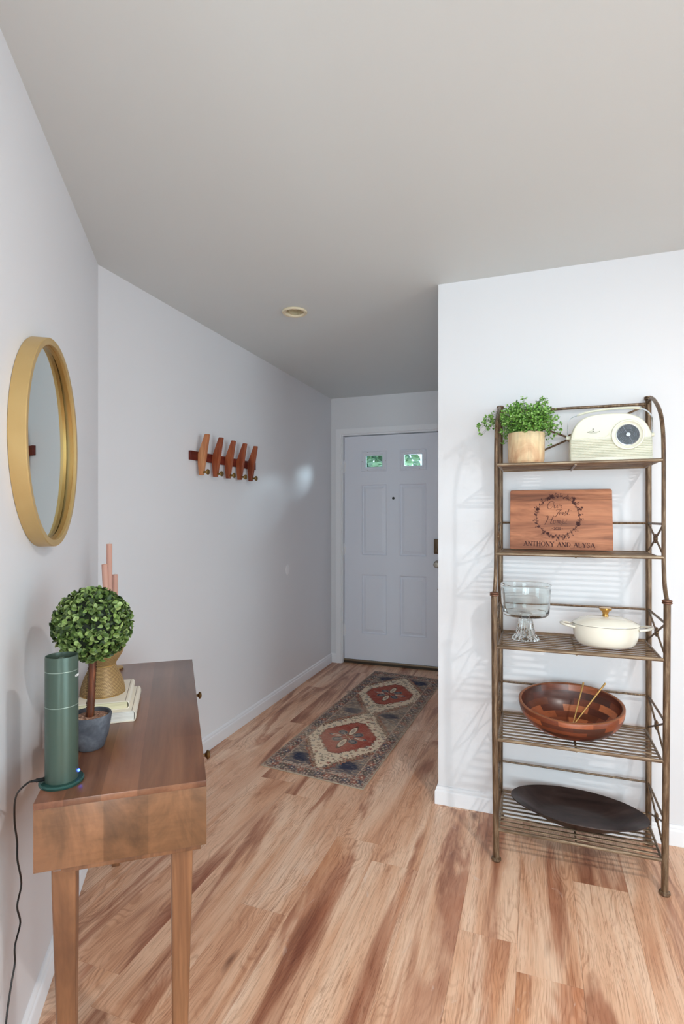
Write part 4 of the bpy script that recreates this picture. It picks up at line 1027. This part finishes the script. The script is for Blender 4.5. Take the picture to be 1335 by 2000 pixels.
# ------------------------------------------------------------------ engraved board (second shelf)
def engraved_board():
    z0 = SH[3][0] + .0058; x0, x1, h = -.104, .300, .257; lean = math.atan(.16); yb = 2.462
    t = thing('engraved_board', 'wooden board engraved with a leaf wreath and names, leaning on the second shelf', 'board', ((x0 + x1) / 2, yb, z0))
    def P(a, z, d=0.0):    # a across, z up the face, d out of the face
        return Vector((a, yb + z * sin(lean) - d * cos(lean), z0 + z * cos(lean) - d * sin(lean) + .002))
    w = x1 - x0; r = .006
    ol = []
    for (cx, cz, a0) in ((x1 - r, r, -90), (x1 - r, h - r, 0), (x0 + r, h - r, 90), (x0 + r, r, 180)):
        for k in range(5): a = radians(a0 + 22.5 * k); ol.append((cx + r * cos(a), cz + r * sin(a)))
    b = B(); n = len(ol); lvl = [(0, .985), (-.0015, 1), (-.0165, 1), (-.018, .985)]
    vs = []
    for d, s in lvl: vs += [P((x0 + x1) / 2 + (a - (x0 + x1) / 2) * (1 - (1 - s) * .3), h / 2 + (c - h / 2) * (1 - (1 - s) * .5), d) for a, c in ol]
    fs = [tuple(range(n)), tuple(range(3 * n, 4 * n))]
    for i in range(3):
        for k in range(n): fs.append((i * n + k, i * n + (k + 1) % n, (i + 1) * n + (k + 1) % n, (i + 1) * n + k))
    b.add(vs, fs).build('slab', M_BOARD, t, smooth=30)
    # photo-crop units (x 97..1262, y 745..55) -> face coordinates
    U = lambda px, py: (x0 + (px - 97) / 1165 * w, (745 - py) / 690 * h)
    e = .0006
    def ribbon(bb, pts, wd, close=False):
        """flat stroke; wd in crop units, may be list"""
        n = len(pts); Wd = wd if hasattr(wd, '__len__') else [wd] * n; L_, R_ = [], []
        for i in range(n):
            a = pts[max(0, i - 1)]; c = pts[min(n - 1, i + 1)]; dx, dy = c[0] - a[0], c[1] - a[1]; l = hypot(dx, dy) or 1; nx, ny = -dy / l, dx / l
            L_.append(P(*U(pts[i][0] + nx * Wd[i] / 2, pts[i][1] + ny * Wd[i] / 2), e)); R_.append(P(*U(pts[i][0] - nx * Wd[i] / 2, pts[i][1] - ny * Wd[i] / 2), e))
        bb.add(L_ + R_, [(i, i + 1, n + i + 1, n + i) for i in range(n - 1)])
    def sm(pts, k=5): return [(p.x, p.y) for p in smooth_path([(a, c, 0) for a, c in pts], k)]
    def script(bb, pts, w0=3.2, w1=7.5):
        q = sm(pts); W_ = []
        for i in range(len(q)):
            a = q[max(0, i - 1)]; c = q[min(len(q) - 1, i + 1)]; dy = (c[1] - a[1]) / (hypot(c[0] - a[0], c[1] - a[1]) or 1); W_.append(w0 + (w1 - w0) * max(0, dy))
        ribbon(bb, q, W_)
    # wreath
    rr = random.Random(12); b = B(); cx, cy, R = 655, 362, 246
    def leaf(bb, x, y, a, ln, wd, solid):
        pts = []
        for k in range(9): f = k / 8; pts.append((x + cos(a) * ln * f, y + sin(a) * ln * f))
        up = [(x + cos(a) * ln * f - sin(a) * wd * sin(pi * f), y + sin(a) * ln * f + cos(a) * wd * sin(pi * f)) for f in [k / 8 for k in range(9)]]
        dn = [(x + cos(a) * ln * f + sin(a) * wd * sin(pi * f), y + sin(a) * ln * f - cos(a) * wd * sin(pi * f)) for f in [k / 8 for k in range(9)]]
        if solid:
            n = 9; bb.add([P(*U(*p), e) for p in up + dn], [(i, i + 1, n + i + 1, n + i) for i in range(8)])
        else: ribbon(bb, up, 3.5); ribbon(bb, dn, 3.5); ribbon(bb, pts[1:7], 2)
    ring = [(cx + (R + 6 * sin(5 * a)) * cos(a), cy + (R * .93 + 5 * sin(4 * a + 1)) * sin(a)) for a in [radians(k * 4) for k in range(91)]]
    ribbon(b, ring, 4.5)
    for k in range(66):
        a = radians(k * 360 / 66 + rr.uniform(-2, 2)); rad = R + rr.uniform(-4, 4); x, y = cx + rad * cos(a), cy + rad * .93 * sin(a)
        out = 1 if k % 2 else -1; da = a + (0 if out > 0 else pi) + rr.uniform(.5, 1.0) * rr.choice([1, 1, -1])
        ln = rr.uniform(26, 46) if out > 0 else rr.uniform(18, 30); leaf(b, x, y, da, ln, rr.uniform(6, 10), rr.random() < .5)
        if rr.random() < .35:
            x2, y2 = x + cos(a) * 34, y + sin(a) * 34; ribbon(b, [(x, y), (x2, y2)], 3); leaf(b, x2, y2, a + .4, 15, 6, True)
    for (fx, fy, s_) in ((590, 130, 30), (545, 150, 22), (840, 160, 26), (885, 448, 32), (845, 210, 20), (540, 560, 22), (420, 280, 22), (600, 600, 18), (930, 260, 14), (918, 285, 12)):
        for k in range(7): leaf(b, fx, fy, radians(k * 51 + fx), s_, s_ * .3, fx in (885, 590, 930, 918) or k % 2 == 0)
    b.build('wreath_engraving', M_ENGRAVE, t, smooth=0)
    # script words
    b = B()
    for st_ in ([(622, 205), (600, 186), (566, 196), (540, 230), (543, 264), (566, 272), (596, 250), (610, 216), (600, 192), (574, 188), (556, 204)],
                [(612, 236), (622, 224), (614, 256), (626, 264), (642, 250), (654, 226), (646, 256), (656, 262), (668, 246), (676, 226), (686, 236), (698, 230), (690, 252), (694, 262), (706, 254)],
                [(634, 300), (650, 282), (690, 286), (712, 276)], [(694, 284), (676, 300), (654, 330), (634, 358), (612, 362), (606, 350)], [(644, 322), (664, 316), (680, 318)],
                [(684, 314), (674, 338), (682, 344), (694, 334), (704, 312), (714, 320), (722, 314), (714, 336), (720, 344), (736, 330), (744, 306), (750, 322), (746, 342), (730, 350)], [(750, 340), (766, 320), (784, 278), (766, 334), (774, 344), (790, 336)], [(756, 302), (786, 300), (818, 292)], [(692, 294), (695, 297)],
                [(516, 372), (530, 356), (546, 362), (536, 400), (516, 440), (504, 458)], [(604, 362), (588, 396), (574, 436), (580, 446), (594, 438)], [(518, 408), (560, 400), (604, 394)],
                [(622, 404), (606, 416), (604, 436), (618, 442), (632, 428), (630, 408), (620, 404), (640, 410)],
                [(640, 408), (652, 404), (644, 438)], [(646, 424), (662, 404), (664, 416), (658, 438)], [(660, 424), (676, 404), (680, 416), (674, 436), (684, 440), (700, 426)],
                [(700, 426), (722, 416), (726, 402), (712, 404), (704, 424), (714, 440), (736, 434), (756, 412), (762, 396)], [(690, 460), (720, 446), (760, 444)]):
        script(b, st_)
    b.build('script_words', M_ENGRAVE, t, smooth=0)
    # serif capitals
    b = B()
    T_, t_ = 1.0, .38     # thick / thin
    GL = {'A': (1.05, [((.5, 1), (.08, 0), t_), ((.5, 1), (.92, 0), T_), ((.25, .36), (.75, .36), t_), ((-.05, 0), (.25, 0), .3), ((.72, 0), (1.08, 0), .3)]),
          'N': (1.05, [((.15, 0), (.15, 1), t_), ((.12, 1), (.88, 0), T_), ((.88, 0), (.88, 1), t_), ((0, 0), (.3, 0), .3), ((-.02, 1), (.2, 1), .3), ((.72, 1), (1.02, 1), .3)]),
          'T': (.9, [((.5, 0), (.5, 1), T_), ((.03, 1), (.97, 1), .4), ((.3, 0), (.7, 0), .3), ((.03, 1), (.03, .8), .3), ((.97, 1), (.97, .8), .3)]),
          'H': (1.05, [((.18, 0), (.18, 1), T_), ((.82, 0), (.82, 1), T_), ((.18, .52), (.82, .52), t_), ((0, 0), (.36, 0), .3), ((0, 1), (.36, 1), .3), ((.64, 0), (1, 0), .3), ((.64, 1), (1, 1), .3)]),
          'Y': (1.0, [((.05, 1), (.5, .45), T_), ((.92, 1), (.5, .45), t_), ((.5, .47), (.5, 0), T_), ((.3, 0), (.7, 0), .3), ((-.05, 1), (.25, 1), .3), ((.75, 1), (1.05, 1), .3)]),
          'L': (.85, [((.2, 0), (.2, 1), T_), ((.05, 0), (.9, 0), .4), ((.05, 1), (.4, 1), .3), ((.9, 0), (.92, .25), .3)])}
    def arc(cx_, cy_, rx, ry, a0, a1, n=18): return [(cx_ + rx * cos(radians(a0 + (a1 - a0) * k / n)), cy_ + ry * sin(radians(a0 + (a1 - a0) * k / n))) for k in range(n + 1)]
    Hc = 52; wc = 44; X = 262; yb0 = 700; sw = 12
    text = 'ANTHONY AND ALYSA'
    widths = [(.5 if ch == ' ' else GL[ch][0] if ch in GL else {'O': 1.05, 'D': 1.0, 'S': .75}[ch]) + .13 for ch in text]
    kx = (1070 - 258) / sum(widths)
    X = 258
    for ch, wd in zip(text, widths):
        gw = (wd - .13) * kx; sl = (X - 258) / 812 * 14; yb0 = 702 + sl
        pt = lambda a, c: (X + a * gw, yb0 - c * Hc)
        if ch in GL:
            for (p0, p1, k) in GL[ch][1]: ribbon(b, [pt(*p0), pt(*p1)], max(4.6, sw * k))
        elif ch == 'O':
            q = arc(.5, .5, .46, .5, 0, 360, 30); ribbon(b, [pt(*p) for p in q], [3 + 7 * abs(cos(radians(k * 12))) for k in range(31)])
        elif ch == 'D':
            ribbon(b, [pt(.18, 0), pt(.18, 1)], sw); q = [(.1, 1)] + arc(.42, .5, .5, .5, 90, -90, 16) + [(.1, 0)]; ribbon(b, [pt(*p) for p in q], [3.2] * 4 + [6] * 3 + [9] * 5 + [6] * 3 + [3.2] * 4)
        elif ch == 'S':
            q = sm([pt(*p) for p in ((.85, .78), (.8, .95), (.5, 1.0), (.18, .88), (.15, .68), (.45, .53), (.8, .38), (.85, .16), (.55, 0), (.2, .04), (.12, .24))], 4); ribbon(b, q, 6)
        X += wd * kx
    b.build('name_lettering', M_ENGRAVE, t, smooth=0)
    # - 2020 -
    b = B(); X = 608
    for ch in '2020':
        pt = lambda a, c: (X + a * 16, 516 - c * 28)
        if ch == '2': ribbon(b, sm([pt(*p) for p in ((.1, .75), (.25, .97), (.6, 1), (.85, .8), (.75, .5), (.35, .22), (.05, .02))], 4), 5); ribbon(b, [pt(.0, .04), pt(.95, .04)], 6)
        else: ribbon(b, [pt(*p) for p in arc(.5, .5, .42, .5, 0, 360, 20)], 5.5)
        X += 21
    ribbon(b, [(585, 503), (598, 503)], 4); ribbon(b, [(700, 504), (713, 504)], 4)
    b.build('date_lettering', M_ENGRAVE, t, smooth=0)
engraved_board()

# ------------------------------------------------------------------ glass trifle bowl and casserole (third shelf)
s3 = SH[2][0] + .0062
tc = Vector((-.038, 2.35, s3))
t = thing('trifle_bowl', 'clear glass footed trifle bowl on the third shelf', 'bowl', tuple(tc))
B().lathe([(.0001, .098), (.05, .096), (.082, .099), (.0905, .108), (.0925, .118), (.0985, .223), (.1003, .2255), (.0985, .228), (.0955, .2255), (.0895, .122), (.085, .112), (.05, .108), (.0001, .107)], tc, 64).build('bowl', M_GLASS, t)
# fluted foot
vs, fs = [], []; seg = 96
fp = [(.0001, .0985), (.024, .0965), (.026, .088), (.0285, .07), (.032, .05), (.038, .03), (.046, .014), (.0525, .006), (.0525, .001), (.046, .0005), (.040, .008), (.031, .026), (.0245, .05), (.019, .075), (.012, .088), (.0001, .09)]
for j, (r, z) in enumerate(fp):
    for k in range(seg):
        fl_ = 1 + (.045 if 1 < j < 9 else 0) * cos(24 * 2 * pi * k / seg); vs.append(tc + Vector((r * fl_ * cos(2 * pi * k / seg), r * fl_ * sin(2 * pi * k / seg), z)))
for j in range(len(fp) - 1):
    for k in range(seg): fs.append((j * seg + k, j * seg + (k + 1) % seg, (j + 1) * seg + (k + 1) % seg, (j + 1) * seg + k))
B().add(vs, fs).build('fluted_foot', M_GLASS, t, smooth=40)

cc = Vector((.258, 2.345, s3))
t = thing('casserole_pot', 'cream enamel oval casserole pot with a gold lid knob on the third shelf', 'pot', tuple(cc))
B().lathe([(.0001, .0), (.078, 0), (.092, .003), (.104, .012), (.112, .028), (.117, .05), (.119, .078), (.120, .084), (.116, .084), (.114, .05), (.10, .016), (.0001, .01)], cc, 64, sy=.78).build('pot_body', M_CREAM, t)
lid = B().lathe([(.1205, .0845), (.1205, .0875), (.117, .0905), (.105, .096), (.096, .1015), (.0945, .1005), (.083, .106), (.0815, .105), (.067, .110), (.0655, .109), (.048, .1125), (.0001, .1145)], cc, 64, sy=.78).build('lid', M_CREAM, t)
B().lathe([(.1207, .0835), (.1212, .084), (.1207, .0848)], cc, 64, sy=.78).build('rim_line', M_INK, t)
B().lathe([(.013, .112), (.011, .118), (.0105, .126), (.014, .134), (.0215, .139), (.0235, .143), (.0215, .147), (.012, .1485), (.0001, .1485)], cc, 32).build('lid_knob', N('polished_gold', lin(196, 152, 84), .2, .9).m, lid)
for s_ in (-1, 1):
    pts = [(cc.x + s_ * .112, cc.y - .034, cc.z + .071), (cc.x + s_ * .138, cc.y - .032, cc.z + .076), (cc.x + s_ * .155, cc.y - .018, cc.z + .079), (cc.x + s_ * .160, cc.y, cc.z + .08), (cc.x + s_ * .155, cc.y + .018, cc.z + .079), (cc.x + s_ * .138, cc.y + .032, cc.z + .076), (cc.x + s_ * .112, cc.y + .034, cc.z + .071)]
    B().tube(smooth_path(pts, 4), .0075, 12, flat=.65).build('handle', M_CREAM, t)

# ------------------------------------------------------------------ wooden bowl with gold servers (fourth shelf)
def wood_bowl():
    z0 = SH[1][0] + .0058; bc_ = Vector((.137, 2.325, z0))
    t = thing('wooden_bowl', 'large oval salad bowl of dark and light wood blocks on the fourth shelf', 'bowl', tuple(bc_))
    seg = 120
    rimc = Vector((.132, 2.352, .6035)); rx, ry, tlt = .197, .148, .24
    def P(f, a, inset=0.0):
        """f 0 = base, 1 = rim"""
        if f <= 0: return None
        g = sin(f * pi / 2) ** .95
        r0 = .2; s = r0 + (1 - r0) * g
        c = bc_.lerp(rimc, 1 - (1 - f) ** 1.0); 
        zz = z0 + (rimc.z - z0) * (1 - cos(f * pi / 2)) ** .92
        x = c.x + (rx * s - inset) * cos(a); y = c.y + (ry * s - inset) * sin(a)
        return Vector((x, y, zz + (y - rimc.y) * tlt * f ** 1.2 + inset * (1 - f) * .9))
    rows = 40; vs = []; fs = []; cols = []; R = random.Random(6)
    pal = [lin(100, 50, 30), lin(126, 64, 38), lin(156, 84, 50), lin(84, 40, 28), lin(178, 104, 64), lin(112, 54, 32), lin(72, 38, 28)]
    # faces with own vertices so each block keeps its flat colour
    blocks = {}
    def bcol(side_, j, k):
        row = j // 5; off = (row * 17 + side_ * 7) % 24; key = (side_, row, ((k + off) // 12) % 10 )
        if key not in blocks: blocks[key] = R.choice(pal)
        return blocks[key]
    def quad(p, c): 
        n = len(vs); vs.extend(p); fs.append((n, n + 1, n + 2, n + 3)); cols.extend([c] * 4)
    for side_, ins in ((0, 0.0), (1, .011)):
        for j in range(rows):
            f0, f1 = (j / rows) * .97 + .03, ((j + 1) / rows) * .97 + .03
            for k in range(seg):
                a0, a1 = 2 * pi * k / seg, 2 * pi * (k + 1) / seg
                q = [P(f0, a0, ins), P(f0, a1, ins), P(f1, a1, ins), P(f1, a0, ins)]
                if side_: q.reverse()
                quad(q, bcol(side_, j, k))
    for k in range(seg):     # rim and floor
        a0, a1 = 2 * pi * k / seg, 2 * pi * (k + 1) / seg; up = Vector((0, 0, .002))
        m0, m1 = (P(1, a0) + P(1, a0, .011)) / 2 + up, (P(1, a1) + P(1, a1, .011)) / 2 + up
        rc = lin(138, 84, 54); quad([P(1, a0), P(1, a1), m1, m0], rc); quad([m0, m1, P(1, a1, .011), P(1, a0, .011)], rc)
        n = len(vs); c0 = Vector((bc_.x, bc_.y, z0 + .014)); vs.extend([P(.03, a0, .011), P(.03, a1, .011), c0]); fs.append((n, n + 1, n + 2)); cols.extend([lin(92, 42, 26)] * 3)
        n = len(vs); c1 = Vector((bc_.x, bc_.y, z0 + .0005)); vs.extend([P(.03, a1), P(.03, a0), c1]); fs.append((n, n + 1, n + 2)); cols.extend([lin(72, 34, 22)] * 3)
    q = B(); q.add(vs, fs)
    o = q.build('bowl_body', M_BOWL, t, smooth=0, fixn=False, cols=cols)
    # smooth shading with custom normals from position-merged copy
    o.data.shade_smooth()
    d = {}
    for v in o.data.vertices: d.setdefault(tuple(round(c, 5) for c in v.co), []).append(v.index)
    nrm = [Vector() for _ in o.data.vertices]
    for p in o.data.polygons:
        for i in p.vertices: nrm[i] += p.normal * p.area
    for ids in d.values():
        s = Vector()
        for i in ids: s += nrm[i]
        if s.length > 0: s.normalize()
        for i in ids: nrm[i] = s
    o.data.normals_split_custom_set_from_vertices([tuple(v) for v in nrm])
    bzin = z0 + .02
    # servers: a fork-like and a spoon-like gold stick standing in the bowl
    p1 = [Vector((.128, 2.275, z0 + .026)), Vector((.1835, 2.40, .672))]
    p2 = [Vector((.115, 2.27, z0 + .028)), Vector((.262, 2.385, .682))]
    for (a, c), lab in ((p1, 'gold salad server standing more upright in the wooden bowl'), (p2, 'gold salad server slanting to the right in the wooden bowl')):
        tt = thing('salad_server', lab, 'utensil', tuple(a), 0, 'gold salad servers')
        B().tube([a, a.lerp(c, .5), c], [.0022, .0026, .0036], 10).build('shaft', M_GOLD, tt)
        d_ = (c - a).normalized()
        M = Matrix.Translation(a - d_ * -.004) @ d_.to_track_quat('Z', 'Y').to_matrix().to_4x4() @ Matrix.Diagonal((1, .3, 1.3, 1))
        pr = [(sin(pi * i / 8) * .012 + 1e-5, -cos(pi * i / 8) * .012) for i in range(9)]
        B().lathe(pr, (0, 0, 0), 14, M=M).build('head', M_GOLD, tt)
wood_bowl()

# ------------------------------------------------------------------ oval platter (bottom shelf)
z0 = SH[0][0] + .0058; c = Vector((.158, 2.372, z0))
t = thing('oval_platter', 'large dark oval platter lying on the bottom shelf', 'platter', tuple(c))
Mp = Matrix.Rotation(radians(-7), 4, 'Z')
pr = [(.0001, .0), (.5, .0), (.6, .003), (.72, .018), (.86, .036), (1.0, .050), (1.01, .052), (1.0, .0545), (.86, .0415), (.72, .024), (.6, .009), (.5, .006), (.0001, .0055)]
B().lathe([(r, z) for r, z in pr], c, 96, sx=.254, sy=.146, M=Mp).build('dish', M_PLATTER, t, smooth=50)
